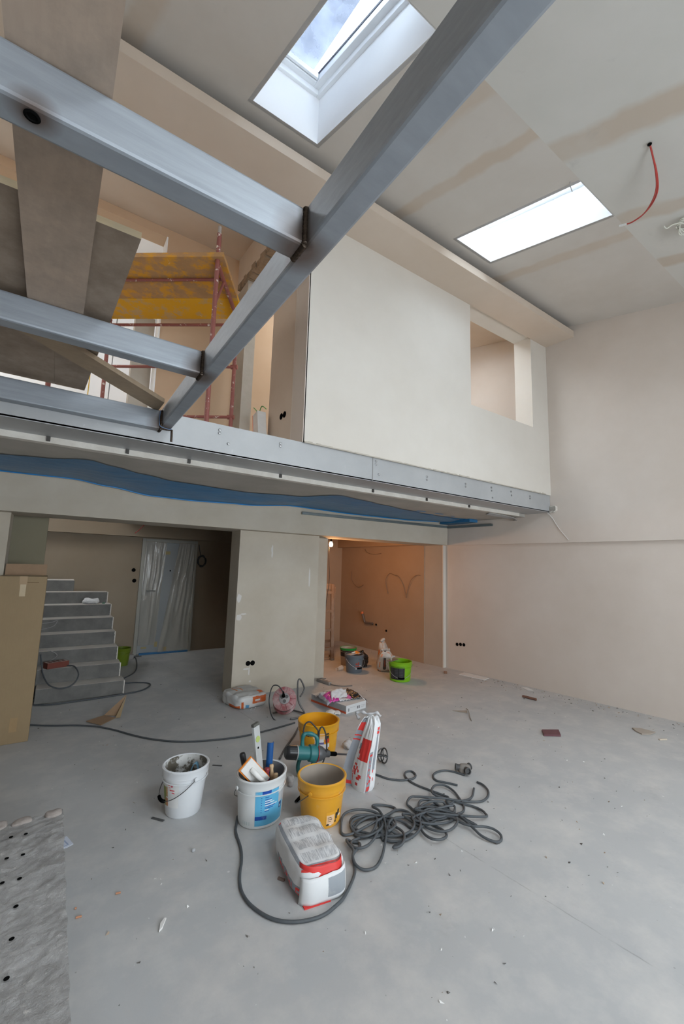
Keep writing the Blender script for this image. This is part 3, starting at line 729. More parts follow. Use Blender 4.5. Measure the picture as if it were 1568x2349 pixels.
# ================================================================== stairs, box, door
RISE = .167
XR_ = [.886, .857, .838, .820, .805, .788, .752, .30]
stairs = thing('stairs', 'raw concrete stairs with dusty treads beside the cardboard box', 'stairs', (.4, 6.09, 0)); stairs['kind'] = 'structure'
plaster('tread_dust_lit', (.50, .47, .43), (.60, .565, .525), scale=5, bstr=.25)  # dust, painted paler to stand for light from above on the treads
plaster('riser_concrete_shaded', (.15, .147, .138), (.22, .215, .20), scale=6, bstr=.25)  # concrete colour darkened to stand for shade on the risers
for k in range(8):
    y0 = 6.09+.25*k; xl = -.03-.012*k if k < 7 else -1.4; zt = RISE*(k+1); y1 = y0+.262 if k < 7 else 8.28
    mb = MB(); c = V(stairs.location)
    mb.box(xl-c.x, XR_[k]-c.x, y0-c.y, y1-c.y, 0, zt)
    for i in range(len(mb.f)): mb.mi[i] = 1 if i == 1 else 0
    st_ = mb.build('step', None, stairs, mats=['riser_concrete_shaded', 'tread_dust_lit'], bevel=.008)
    if k < 7:
        ed = MB()
        n = 10
        for i in range(n):
            w_ = .008+.008*abs(fbm((k*3.3, i*1.7, 0)))
            z0_ = zt-RISE+RISE*i/n; ed.box(XR_[k]-w_-c.x, XR_[k]+.002-c.x, y0-.003-c.y, y0-c.y+.004, z0_, z0_+RISE/n)
        ed.build('plaster_edge', 'plaster_flake', st_)
# cardboard box
cb = thing('cardboard_box', 'tall brown cardboard box standing open at the left edge', 'box', (-.215, 5.10, 0), 0)
MB().box(-.185, .180, -.150, .150, 0, 1.485).build('carton', 'cardboard', cb, bevel=.004)
MB().box(-.170, .165, .140, .147, 1.485, 1.60, M=Matrix.Translation((0, .03, 0)) @ Matrix.Rotation(R(-2), 4, 'X')).build('flap', 'cardboard_dark', cb)
MB().box(-.15, .15, -.02, .02, 1.4855, 1.488).build('inner_flap', 'cardboard', cb)
tpe = plain('clear_tape', (.50, .40, .26), .15, spec=.7)
MB().box(-.02, .025, -.1512, -.149, 1.30, 1.41).build('tape', tpe, cb)
MB().box(-.03, .03, -.1512, -.149, 1.41, 1.486).build('tape', plain('brown_tape', (.33, .22, .11), .35), cb)
MB().box(.03, .085, -.1512, -.149, .10, .22).build('tape', MATS['brown_tape'], cb)
MB().box(-.03, .12, -.1506, -.149, 1.425, 1.431).build('slit', plain('slit', (.16, .10, .05), .9), cb)
# folded cardboard scrap
cs = thing('cardboard_scrap', 'folded brown cardboard scrap with a raised corner on the floor', 'cardboard', (.6, 5.2, 0))
def tri(pts, th=.006):
    c = V(cs.location); P = [V(p)-c for p in pts]; n = (P[1]-P[0]).cross(P[2]-P[0]).normalized()*th
    m_ = MB(); k = len(P)
    return m_.add(P+[p+n for p in P], [tuple(range(k-1, -1, -1)), tuple(range(k, 2*k))]+[(i, (i+1) % k, k+(i+1) % k, k+i) for i in range(k)])
tri([(.434, 5.213, .012), (.556, 5.05, .004), (.70, 5.20, .004), (.60, 5.32, .01)]).build('flat_panel', 'cardboard_dark', cs)
tri([(.605, 5.33, .01), (.72, 5.27, .006), (.80, 5.30, .20)]).build('upright_panel', 'cardboard_dark', cs)
tri([(.70, 5.20, .006), (.745, 5.19, .006), (.806, 5.302, .20)]).build('folded_edge', 'cardboard', cs)
# entrance door
dr = thing('door_1', 'bluish white entrance door half wrapped in clear plastic film', 'door', (1.81, 8.46, 0)); dr['kind'] = 'structure'
dw = plain('door_white', (.32, .34, .345), .45, var=.03); df = plain('door_frame', (.33, .32, .28), .5, var=.05)
MB().box(-.44, .44, -.03, 0, .01, 2.02).build('leaf', dw, dr, bevel=.004)
fr = MB().box(-.50, -.44, -.05, .01, 0, 2.08).box(.44, .49, -.05, .01, 0, 2.08).box(-.44, .44, -.05, .01, 2.02, 2.08); fr.build('frame', df, dr, bevel=.004)
hd = MB().tube([(-.36, -.03, 1.13), (-.36, -.075, 1.13)], .012, 10).tube([(-.37, -.075, 1.13), (-.29, -.078, 1.135), (-.22, -.075, 1.13)], .010, 10); hd.build('handle', plain('door_metal', (.2, .2, .19), .3, .8), dr, smooth=40)
MB().lathe([(.03, 0), (.03, .008), (.0001, .008)], 20, Matrix.Translation((-.37, -.03, 1.0)) @ Matrix.Rotation(R(90), 4, 'X')).build('lock_rose', MATS['door_metal'], dr)
MB().lathe([(.013, 0), (.013, .004), (.0001, .004)], 14, Matrix.Translation((.02, -.03, 1.50)) @ Matrix.Rotation(R(90), 4, 'X')).build('peephole', BLK, dr)
def film(name, x0t, x1t, x0b, x1b, zt, zb, seed):
    def fn(u, v):
        z = zt+(zb-zt)*v; x = (x0t+(x1t-x0t)*u)*(1-v)+(x0b+(x1b-x0b)*u)*v
        return (x+.01*fbm((u*3, v*5, seed)), -.066-.05*abs(fbm((u*4+v*1.2, v*.9, seed)))-.012*fbm((u*9, v*1.8, seed+4)), z)
    MB().grid(fn, 40, 50).build(name, 'clear_film', dr, smooth=True)
film('plastic_film', -.45, -.08, -.44, -.16, 2.03, .17, 1.0)
film('plastic_film', .14, .46, -.10, .44, 2.03, .03, 7.0)
MB().box(-.40, .44, -.058, -.030, .0, .035).build('blue_strip', plain('blue_foil', (.02, .14, .32), .4), dr)
tm = plain('masking_tape', (.42, .34, .16), .6)
for x, z, w_, h_ in ((-.10, 1.80, .09, .06), (-.16, .13, .05, .09), (-.38, .11, .09, .03), (.0, .05, .05, .07)):
    MB().box(x, x+w_, -.0645, -.062, z, z+h_).build('tape_patch', tm, dr)
# wall boxes and cables around the door
for z, x in ((1.50, 1.21), (1.31, 1.235)): socket(wb, (x, 8.47, z), (0, -1, 0), .03)
coil = thing('cable_coil', 'dark cable coil hanging on the wall beside the entrance door', 'cable coil', (2.40, 8.44, 1.70))
cp = [((.075+.014*math.sin(i*1.3))*math.cos(i*.4), -.01-.02*abs(math.sin(i*.77)), (.10+.018*math.cos(i*1.1))*math.sin(i*.4)) for i in range(72)]
MB().tube(smooth_path(cp, 2), .006, 6).build('loops', plain('cable_dark', (.035, .037, .04), .5), coil, smooth=True)
MB().tube(smooth_path([(-.02, -.01, .09), (-.05, -.01, .2), (-.07, -.01, .32)]), .006, 6).build('tail', MATS['cable_dark'], coil)
for i, (x, cm, dz) in enumerate(((1.02, rc, .30), (1.12, rc, .13), (1.30, MATS['wire_green'], .12))):
    o = MB().tube(smooth_path([(x+.14, 7.0, 2.45), (x+.12, 7.0, 2.45-dz*.5), (x+.02*(-1)**i, 7.0, 2.45-dz), (x-.05*(-1)**i, 7.0, 2.42-dz*1.15)]), .006, 6).build('ceiling_wire', cm)
    tag(o, ('long red wire hanging from the ceiling before the entrance door', 'short red wire hanging beside the long red wire', 'short green wire hanging from the ceiling before the door')[i], 'wire')
# ================================================================== lamp lit room
lampm, nt, b = new_mat('bulb_glow'); b.inputs['Emission Color'].default_value = (1, .62, .30, 1); b.inputs['Emission Strength'].default_value = 55
MATS['bulb'] = lampm
lb = thing('light_bulb', 'glowing bare bulb hanging on a wire at the lamp lit opening', 'bulb', (3.86, 6.02, 2.045))
MB().lathe([(.0001, -.048), (.018, -.043), (.029, -.026), (.032, -.006), (.027, .016), (.016, .034), (.013, .04), (.0001, .04)], 24).build('glass', 'bulb', lb, smooth=True)
MB().lathe([(.0001, .039), (.015, .04), (.016, .085), (.008, .095), (.0001, .096)], 18).build('socket', BLK, lb)
MB().tube(smooth_path([(0, 0, .09), (0, .005, .12), (-.015, .01, .145), (-.03, .01, .12), (-.032, .012, .0), (-.02, .02, -.25), (.02, .05, -.6), (.10, .25, -1.0), (.20, .44, -1.35)]), .0045, 6).tube([(0, 0, .09), (0, 0, .25), (0, 0, .404)], .003, 6).build('flex', MATS['cable_dark'], lb)
pl_ = bpy.data.lights.new('bulb_light', 'POINT'); pl_.energy = 22; pl_.color = (1, .46, .17); pl_.shadow_soft_size = .04
po = bpy.data.objects.new('bulb_light', pl_); COL.objects.link(po); po.parent = lb; po.location = (.06, .02, -.075)
# wooden stepladder
ld = thing('stepladder', 'worn wooden stepladder in the lamp lit room', 'ladder', (4.17, 6.57, 0))
lm = wood_mat('ladder_wood', (.15, .09, .055), (.22, .14, .085), (.30, .26, .22), scale=(8, 8, 2))
def bar(a, b_, w_, t_, name, parent, mat):
    a, b_ = V(a), V(b_); d = (b_-a); l = d.length; q = d.to_track_quat('Z', 'X').to_matrix().to_4x4(); q.translation = a
    return MB().box(-w_/2, w_/2, -t_/2, t_/2, 0, l, M=q).build(name, mat, parent, bevel=.003)
for x in (-.30, .13): bar((x, -.02, 0), (x*.9+.02, .05, 1.34), .035, .06, 'rail', ld, lm)
for x in (-.16, .27): bar((x, .22, 0), (x*.8+.0, .10, 1.30), .03, .05, 'rear_rail', ld, lm)
for k in range(4):
    z = .20+.33*k; bar((-.28, .0+.016*k, z), (.125, .0+.016*k, z), .05, .03, 'rung', ld, lm)
bar((-.14, .20, .30), (.24, .20, .30), .04, .02, 'rear_rung', ld, lm)
bar((-.28, .07, 1.30), (.14, .07, 1.30), .10, .03, 'top_board', ld, lm)
for x in (.13, .27): MB().box(x-.03, x+.03, (-.05 if x < .2 else .19), (.02 if x < .2 else .26), 0, .035).build('shoe', plain('grey_rubber', (.22, .21, .2), .7), ld)
# pipe stub, holes and wires on the tan wall
def wx(y): return 5.64-.0370*(y-5.6)-.004
ps = thing('waste_pipe', 'grey waste pipe stub with an orange cap on the tan wall', 'pipe', (wx(7.2), 7.2, .55))
pm = plain('pipe_grey', (.14, .11, .09), .5)
MB().tube([(-.05, .0, -.02), (-.06, .01, .0), (-.075, .04, .10), (-.08, .06, .16)], .024, 14).build('elbow', pm, ps, smooth=40)
MB().tube([(-.08, .058, .15), (-.083, .068, .19)], .031, 16).build('cap', plain('orange_cap', (.62, .16, .05), .5), ps, smooth=40)
MB().tube([(-.05, .0, -.02), (-.03, -.13, -.02), (-.02, -.22, -.02)], .020, 12).build('branch', pm, ps, smooth=40)
for y in (-.20, -.32): MB().lathe([(.02, 0), (.02, .012), (.0001, .012)], 14, Matrix.Translation((-.004, y, -.03)) @ Matrix.Rotation(R(-90), 4, 'Y')).build('tap_hole', BLK, ps)
MB().lathe([(.022, 0), (.022, .006), (.0001, .006)], 14, Matrix.Translation((.018, -.61, -.115)) @ Matrix.Rotation(R(-90), 4, 'Y')).build('tap_hole', BLK, ps)
wl_m = plain('wire_brown', (.20, .14, .10), .5)
def wall_wire(pts, label):
    P = smooth_path([(wx(y)-.012-.02*(i % 2), y, z) for i, (y, z) in enumerate(pts)], 6)
    tag(MB().tube(P, .0045, 6).build('wall_wire', wl_m), label, 'wire')
wall_wire([(7.75, 1.58), (7.72, 1.40), (7.62, 1.28), (7.45, 1.24), (7.33, 1.30)], 'hooked wire end on the tan wall nearest the ladder')
wall_wire([(6.55, 1.16), (6.60, 1.42), (6.52, 1.56), (6.39, 1.55), (6.31, 1.52)], 'looped wire left of the two wires on the tan wall')
wall_wire([(6.39, 1.54), (6.25, 1.52), (6.12, 1.35), (6.02, 1.12), (6.0, 1.26), (5.90, 1.45), (5.78, 1.55), (5.66, 1.55)], 'wavy wire pair beside the jamb on the tan wall')
wall_wire([(7.30, 2.06), (7.2, 1.99), (7.0, 1.95), (6.75, 1.97)], 'short grey wire below the boxed beam of the lamp room')

# ================================================================== printed materials
def print_mat(name, base, rects, rough=.5, dirt=None, dirt_amt=.4, dscale=6, soft=0, spec=.4):
    mt, nt, b = new_mat(name); tc = N(nt, 'ShaderNodeTexCoord'); sep = N(nt, 'ShaderNodeSeparateXYZ')
    v = coord(nt); nz = N(nt, 'ShaderNodeTexNoise'); nz.inputs['Scale'].default_value = 30; L(nt, tc.outputs['UV'], nz.inputs['Vector'])
    L(nt, tc.outputs['UV'], sep.inputs[0]); u, w_ = sep.outputs[0], sep.outputs[1]
    if soft:
        u = mathn(nt, 'ADD', u, mathn(nt, 'MULTIPLY', mathn(nt, 'SUBTRACT', nz.outputs[0], .5), soft))
        w_ = mathn(nt, 'ADD', w_, mathn(nt, 'MULTIPLY', mathn(nt, 'SUBTRACT', noise(nt, tc.outputs['UV'], 22, 2), .5), soft))
    c = None; base_out = mix(nt, noise(nt, v, 14), [x*.94 for x in base], [min(1, x*1.05) for x in base]); c = base_out
    txt = None
    for rc_ in rects:
        u0, u1, v0, v1, col = rc_[:5]
        f = mathn(nt, 'MULTIPLY', mathn(nt, 'MULTIPLY', mathn(nt, 'GREATER_THAN', u, u0), mathn(nt, 'LESS_THAN', u, u1)), mathn(nt, 'MULTIPLY', mathn(nt, 'GREATER_THAN', w_, v0), mathn(nt, 'LESS_THAN', w_, v1)))
        if len(rc_) > 5:      # lines of unreadably small print
            if txt is None:
                mp = N(nt, 'ShaderNodeMapping'); mp.inputs['Scale'].default_value = rc_[5]; L(nt, tc.outputs['UV'], mp.inputs[0])
                txt = ramp(nt, noise(nt, mp.outputs[0], 1.0, 3, .8), .44, .56)
            f = mathn(nt, 'MULTIPLY', f, txt)
        c = mix(nt, f, c, col)
    if dirt:
        dm = ramp(nt, noise(nt, v, dscale, 7, .72), .55, .68)
        c = mix(nt, mathn(nt, 'MULTIPLY', dm, dirt_amt), c, dirt)
    L(nt, c, b.inputs['Base Color']); b.inputs['Roughness'].default_value = rough
    b.inputs['Specular IOR Level'].default_value = spec
    MATS[name] = mt; return mt
# ================================================================== buckets
def dirty(name, col, dirt, amt, a, b_, rough=.35, scale=7, stretch=(1, 1, 1)):
    mt, nt, b = new_mat(name); v = coord(nt, 'Object', stretch)
    c = mix(nt, noise(nt, v, 5), [x*.95 for x in col], [min(1, x*1.04) for x in col])
    c = mix(nt, mathn(nt, 'MULTIPLY', ramp(nt, noise(nt, v, scale, 7, .7), a, b_), amt), c, dirt)
    L(nt, c, b.inputs['Base Color']); b.inputs['Roughness'].default_value = rough
    MATS[name] = mt; return mt
dirty('plastic_white', (.72, .74, .76), (.30, .28, .24), .6, .66, .72, scale=13)
dirty('plastic_white_in', (.62, .62, .60), (.10, .085, .06), .95, .46, .52, scale=9)
dirty('plastic_white2', (.68, .70, .70), (.40, .38, .32), .5, .64, .72, scale=12)
dirty('plastic_grey_in', (.24, .24, .24), (.36, .34, .31), .7, .5, .62)
dirty('plastic_yellow', (.72, .35, .03), (.58, .46, .34), .55, .60, .70, scale=9, stretch=(1, 1, .5))
dirty('plastic_yellow_in', (.36, .31, .26), (.70, .36, .06), .7, .63, .70, scale=7)
dirty('plastic_yellow2', (.76, .37, .015), (.6, .5, .4), .2, .68, .76)
dirty('plastic_green', (.20, .46, .01), (.3, .4, .1), .2, .6, .7)
dirty('plastic_bluegrey', (.12, .145, .17), (.3, .3, .3), .4, .66, .7)
dirty('plastic_clear', (.46, .36, .28), (.2, .15, .1), .5, .5, .7)
steelw = plain('wire_steel', (.13, .13, .13), .4, .8)
def bucket(name, label, loc, rb, rt_, h, mo, mi_, rim_h=.05, handle=None, sx=1, sy=1, rz=0, level=None, lmat=None, group=None, rim=None, wm_=None):
    root = thing(name, label, 'bucket', (loc[0], loc[1], 0), rz, group)
    th = .005
    mb = MB()
    mb.lathe([(.0001, .0), (rb*.95, .0), (rb, .008), (rt_-.006, h-rim_h), (rt_-.006, h)], 48, sx=sx, sy=sy, closed=True)
    k = len(mb.f)
    mb.lathe([(rt_-.006, h), (rt_-.006-th, h), (rt_-.006-th, h-rim_h), (rb-th, .02), (.0001, .015)], 48, sx=sx, sy=sy, closed=True)
    for i in range(k, len(mb.f)): mb.mi[i] = 1
    mb.build('shell', None, root, mats=[mo, mi_], smooth=35, merge=1e-5)
    MB().lathe([(rt_-.006, h-rim_h-.004), (rt_+.002, h-rim_h), (rt_+.003, h-.012), (rt_+.006, h-.008), (rt_+.006, h), (rt_-.002, h+.004), (rt_-.010, h)], 48, sx=sx, sy=sy, closed=True).build('rim', rim or mo, root, smooth=50)
    MB().lathe([(rt_-.005, h-rim_h-.03), (rt_+.001, h-rim_h-.029), (rt_+.001, h-rim_h-.025), (rt_-.005, h-rim_h-.024)], 48, sx=sx, sy=sy, closed=True).build('rib', mo, root, smooth=50)
    if level:
        MB().lathe([(.0001, 0), (rb+(rt_-rb)*level/h-.008, 0)], 40, Matrix.Translation((0, 0, level)), sx=sx, sy=sy, closed=True).build('contents', lmat, root)
    if handle:
        a, tilt = handle; a -= rz
        ax = V((math.cos(a), math.sin(a), 0)); pd = V((-math.sin(a), math.cos(a), 0)); RR = rt_+.012
        P = []
        for i in range(25):
            t_ = math.pi*i/24
            q_ = ax*math.cos(t_)*RR+(pd*math.cos(tilt)+V((0, 0, math.sin(tilt))))*math.sin(t_)*RR*1.30
            P.append((q_.x*sx, q_.y*sy, h-.05+q_.z))
        hd_ = MB().tube(P, .0026, 6).build('handle', wm_ or steelw, root, smooth=True)
        if len(handle) >= 2 and name != 'far_bucket':
            MB().tube(P[10:15], .011, 10).build('grip', BLK, hd_, smooth=True)
        for s_ in (0, -1):
            MB().lathe([(.012, 0), (.012, .006), (.0001, .007)], 12, Matrix.Translation(P[s_]) @ (ax*(1 if s_ == 0 else -1)).to_track_quat('Z', 'Y').to_matrix().to_4x4()).build('lug', mo, root)
    root['_g'] = 0; del root['_g']
    return root
def patch(root, mat, name, rb, rt_, h, a0, a1, z0, z1, sx=1, sy=1, rim_h=.05, off=.0012, lab=None):
    def fn(u, v):
        a = a0+(a1-a0)*u; z = z0+(z1-z0)*v; r_ = rb+(rt_-.006-rb)*(z-.008)/(h-rim_h-.008)+off
        return (r_*math.cos(a)*sx, r_*math.sin(a)*sy, z)
    o = MB().grid(fn, 24, 6).build(name, mat, root, smooth=True)
    if lab: o['label'] = lab
    return o
def af(x, y): return math.atan2(-y, -x)
# small white bucket
c = (.885, 3.123); b1 = bucket('bucket', 'small white plaster bucket with blue strap inside and faded label', c, .113, .147, .296, 'plastic_white', 'plastic_white_in', handle=(af(*c)+.45+math.pi, R(-40)), level=.10, lmat=plain('dark_mortar', (.05, .042, .035), .9), group='buckets on the hall floor')
print_mat('fruit_label', (.70, .70, .69), [(.0, .30, .0, .78, (.25, .30, .08)), (.22, .42, .02, .35, (.55, .25, .12)), (.30, .42, .40, .80, (.50, .30, .14)), (.46, .58, .88, .93, (.6, .08, .1)), (.62, .72, .84, .90, (.55, .06, .1)), (.55, .80, .68, .73, (.6, .1, .12)), (.66, .80, .58, .63, (.65, .10, .14)), (.5, .6, .78, .82, (.6, .2, .2))], dirt=(.45, .42, .36), dirt_amt=.6, soft=.05)
patch(b1, 'fruit_label', 'label', .113, .147, .296, af(*c)-1.35, af(*c)-.25, .07, .225)
bm_ = plain('strap_blue', (.17, .36, .50), .4)
sp = thing('hose_strap', 'light blue strap looped inside the small white bucket', 'strap', (.90, 3.13, .10))
def ribbon(pts, w_, mat, parent, name='band'):
    P = smooth_path(pts, 8); mb_ = MB(); side = V((.75, -.66, 0)).normalized()
    n_ = len(P)-1
    def fn(u, v): p = P[round(u*n_)]; return p+(V((.55, .83, 0))*(v-.5)*w_)
    return MB().grid(fn, n_, 1).build(name, mat, parent, smooth=True, solid=.004)
ribbon([(-.01, -.03, .0), (.005, -.0, .06), (.03, .02, .13), (.055, .03, .165), (.075, .03, .15), (.085, .02, .08), (.088, .01, 0)], .035, bm_, sp)
ribbon([(-.09, -.06, .0), (-.075, -.05, .045), (-.04, -.05, .04), (-.01, -.06, .01)], .03, bm_, sp)
# oval white bucket with the light blue label
c = (1.292, 2.782); ov = dict(sx=1.03, sy=.93); b2 = bucket('bucket', 'oval white bucket with light blue label, full of hand tools', c, .145, .167, .285, 'plastic_white2', 'plastic_grey_in', handle=(af(*c)-1.0+math.pi, R(-42)), rz=.5, group='buckets on the hall floor', **ov)
cy_, db = (.11, .42, .66), (.01, .07, .36)
print_mat('cyan_label', cy_, [(.0, .36, .17, .28, db), (.20, .47, .90, 1.0, db)]+[(.17, .20, .38+.07*i, .40+.07*i, db) for i in range(7)]+[(.29, .29+w_, z_, z_+.022, db) for w_, z_ in ((.14, .40), (.26, .485), (.34, .53), (.20, .60), (.15, .66), (.20, .735), (.12, .80))]+[(.29, .29+w_, z_, z_+.03, (.62, .72, .78)) for w_, z_ in ((.12, .43), (.40, .555), (.30, .63), (.22, .69))]+[(.80, .93, .33, .50, (.03, .07, .20)), (.83, .89, .36, .42, (.5, .55, .6)), (.74, 1.0, .80, 1.0, (.68, .70, .70)), (.76, 1.0, .52, .82, (.45, .47, .49))], soft=.012, dirt=(.5, .55, .58), dirt_amt=.25, dscale=10)
a_ = af(*c)-.5
patch(b2, 'cyan_label', 'label', .145, .167, .285, a_-.16, a_+1.25, .022, .228, **ov)
for i in range(4): patch(b2, plain('teal_mark', (.25, .42, .42), .5), 'measure_mark', .145, .167, .285, a_-.75+.11*i, a_-.735+.11*i, .025, .045, **ov)
# yellow buckets
c = (1.63, 2.56); b3 = bucket('bucket', 'mortar stained yellow bucket in front, empty, beside the lying sack', c, .129, .159, .272, 'plastic_yellow', 'plastic_yellow_in', handle=(af(*c)-.42+math.pi, R(-40)), level=.03, lmat=plain('dry_mortar', (.25, .21, .18), .9), group='buckets on the hall floor')
blk = (.03, .028, .025); cr = (.78, .52, .30)
print_mat('torn_label_small', (.72, .35, .03), [(.04, .48, .05, .75, cr), (.10, .32, .55, .60, blk), (.10, .36, .42, .47, blk), (.10, .30, .28, .33, blk), (.02, .18, .0, .14, blk), (.55, .70, .35, .80, blk), (.68, .82, .55, 1.0, blk), (.78, .95, .45, .62, (.75, .68, .6)), (.52, .62, .1, .3, blk), (.20, .34, .0, .1, (.6, .6, .65))], soft=.14)
patch(b3, 'torn_label_small', 'label', .129, .159, .272, af(*c)+.25, af(*c)+1.15, .02, .105)
c = (2.159, 3.478); b4 = bucket('bucket', 'clean yellow bucket with torn black and white label behind the mixer', c, .160, .186, .262, 'plastic_yellow2', 'plastic_yellow2', level=.02, lmat='plastic_yellow2', group='buckets on the hall floor')
wt = (.72, .70, .72)
print_mat('torn_label_big', (.76, .37, .015), [(.02, .30, .80, 1.0, blk), (.10, .45, .84, .95, cr), (.36, .52, .72, .98, cr), (.46, .50, .74, 1.0, blk), (.60, .92, .70, 1.0, cr), (.80, .96, .55, 1.0, blk), (.42, .76, .44, .72, wt), (.56, .78, .44, .56, (.12, .12, .3)), (.82, .98, .52, .72, (.6, .05, .03)), (.38, 1.0, .28, .46, wt), (.44, .60, .40, .44, (.76, .42, .1)), (.42, .60, .10, .26, blk), (.44, .58, .18, .22, wt), (.50, .86, .0, .10, blk), (.58, .78, .05, .26, (.70, .34, .03)), (.82, .95, .18, .30, wt), (.90, .98, .08, .20, blk)], soft=.06)
a_ = af(*c); patch(b4, 'torn_label_big', 'label', .160, .186, .262, a_-.75, a_+.62, .03, .20)
MB().box(-.006, .006, -.006, .006, 0, .012, M=Matrix.Translation((-.18, .0, .235))).build('lug', BLK, b4)
# tools standing in the oval bucket
def tool(name, label, base, top, cat='tool'):
    base = V(base); d = (V(top)-base); root = thing(name, label, cat, base, 0, 'tools in the oval bucket'); q = d.to_track_quat('Z', 'Y')
    root.rotation_euler = q.to_euler(); return root, d.length
tb = V((1.292, 2.782, .03))
alu = plain('level_aluminium', (.56, .58, .58), .45, .35, .08, 20)
lv, ln = tool('spirit_level', 'aluminium spirit level standing tall in the oval bucket', (1.318, 2.79, .022), (1.236, 2.805, .586))
lv.rotation_euler.rotate_axis('Z', R(-55))
lb_ = MB().box(-.0275, .0275, -.011, .011, 0, ln).build('body', alu, lv, bevel=.002)
MB().box(-.028, .028, -.0115, .0115, ln-.016, ln+.002).build('end_cap', plain('cap_dark', (.10, .10, .09), .5), lv)
for s_ in (-.0116, .0116):
    MB().lathe([(.020, 0), (.020, .0015), (.0001, .0015)], 24, Matrix.Translation((0, s_, ln-.10)) @ Matrix.Rotation(R(90 if s_ < 0 else -90), 4, 'X')).build('vial', plain('vial_green', (.42, .50, .16), .15), lv)
    MB().lathe([(.007, 0), (.007, .001), (.0001, .001)], 14, Matrix.Translation((.004, s_, ln-.155)) @ Matrix.Rotation(R(90 if s_ < 0 else -90), 4, 'X')).build('hole', BLK, lv)
ft = thing('plaster_float', 'white plastering float with orange sponge edge leaning in the oval bucket', 'tool', (1.178, 2.705, .418), 0, 'tools in the oval bucket')
ex_ = V((-.066, 0, -.060)).normalized(); ez_ = V((.078, .03, -.156)); ez_ = (ez_-ex_*ez_.dot(ex_)).normalized(); ey_ = ez_.cross(ex_)
Mf = Matrix(((ex_.x, ey_.x, ez_.x), (ex_.y, ey_.y, ez_.y), (ex_.z, ey_.z, ez_.z))); ft.rotation_euler = Mf.to_euler()
sgn = 1 if (Mf @ V((0, 1, 0))).y < 0 else -1          # side that faces the camera
fo = plain('float_white', (.74, .73, .70), .5)
MB().box(.0, .095, -.005, .005, .0, .235).build('plate', fo, ft, bevel=.003)
MB().box(-.004, .103, -.006-sgn*.010, .006-sgn*.010, -.004, .238).build('sponge', plain('sponge_orange', (.78, .24, .03), .8), ft, bevel=.002)
MB().tube(smooth_path([(.045, sgn*.008, .06), (.045, sgn*.035, .08), (.045, sgn*.042, .13), (.045, sgn*.035, .18), (.045, sgn*.008, .20)]), .016, 12).build('handle', fo, ft, smooth=True)
hm, ln = tool('hammer', 'black rubber grip of a tool leaning left in the oval bucket', (1.235, 2.80, .10), (1.163, 2.825, .405))
MB().lathe([(.0001, 0), (.012, .0), (.012, ln-.10), (.018, ln-.095), (.020, ln-.01), (.017, ln), (.0001, ln)], 16).build('grip', plain('rubber_black', (.02, .021, .022), .5), hm, smooth=40)
MB().lathe([(.019, ln-.12), (.021, ln-.118), (.021, ln-.097), (.019, ln-.095)], 16, closed=True).build('collar', plain('collar_red', (.30, .15, .11), .5), hm)
bp, ln = tool('trowel', 'blue handled channel tool standing at the back of the oval bucket', (1.36, 2.83, .02), (1.385, 2.865, .42))
mb = MB(); 
for a0_ in range(12):
    t0, t1 = math.pi*(a0_/12)+.6, math.pi*((a0_+1)/12)+.6
    for r_a, r_b in ((.024, .018),):
        lo = [V((r_a*math.cos(t0), r_a*math.sin(t0), 0)), V((r_a*math.cos(t1), r_a*math.sin(t1), 0)), V((r_b*math.cos(t1), r_b*math.sin(t1), 0)), V((r_b*math.cos(t0), r_b*math.sin(t0), 0))]
        mb.hexa(lo, [p+V((0, 0, ln)) for p in lo])
mb.build('channel', plain('tool_blue', (.01, .08, .26), .35), bp)
MB().box(-.006, .012, .002, .018, .02, ln-.005).build('core', plain('raw_wood', (.62, .52, .42), .7), bp)
def handle_tool(label, base, top, mat, r_=.014):
    root, ln_ = tool('tool_handle', label, base, top)
    MB().lathe([(.0001, 0), (r_*.8, 0), (r_*.75, ln_*.35), (r_, ln_*.55), (r_*1.05, ln_*.75), (r_*.8, ln_*.86), (r_*1.12, ln_*.94), (r_*.95, ln_*.99), (.0001, ln_)], 16).build('handle', mat, root, smooth=True)
    MB().lathe([(r_*.78, ln_*.3), (r_*.9, ln_*.305), (r_*.9, ln_*.36), (r_*.78, ln_*.365)], 16, closed=True).build('ferrule', steelw, root)
handle_tool('dark red tool handle in the oval bucket', (1.31, 2.75, .08), (1.324, 2.77, .303), plain('handle_red', (.22, .03, .035), .35), .018)
handle_tool('long pale wooden tool handle in the oval bucket', (1.37, 2.76, .08), (1.360, 2.782, .310), plain('handle_beech', (.56, .40, .24), .5), .014)
handle_tool('short pale wooden tool handle low in the oval bucket', (1.36, 2.70, .08), (1.372, 2.732, .272), MATS['handle_beech'], .014)
# ================================================================== sacks
red, grey, wht = (.66, .045, .04), (.27, .29, .32), (.70, .71, .72)
paperw = (.66, .665, .67)
lines = [(.15, .93, .08+.225*i, .08+.225*i+.17, (.40, .41, .43), (42, 5, 1)) for i in range(4)]
print_mat('sack_top', paperw, [(.0, .075, 0, 1, grey), (.0, .075, .95, 1, red), (.0, 1, .0, .035, grey), (.09, .095, 0, 1, (.45, .47, .5)), (.96, .965, 0, 1, (.45, .47, .5))]+lines, rough=.6, dirt=(.55, .53, .50), dirt_amt=.5, soft=.012)
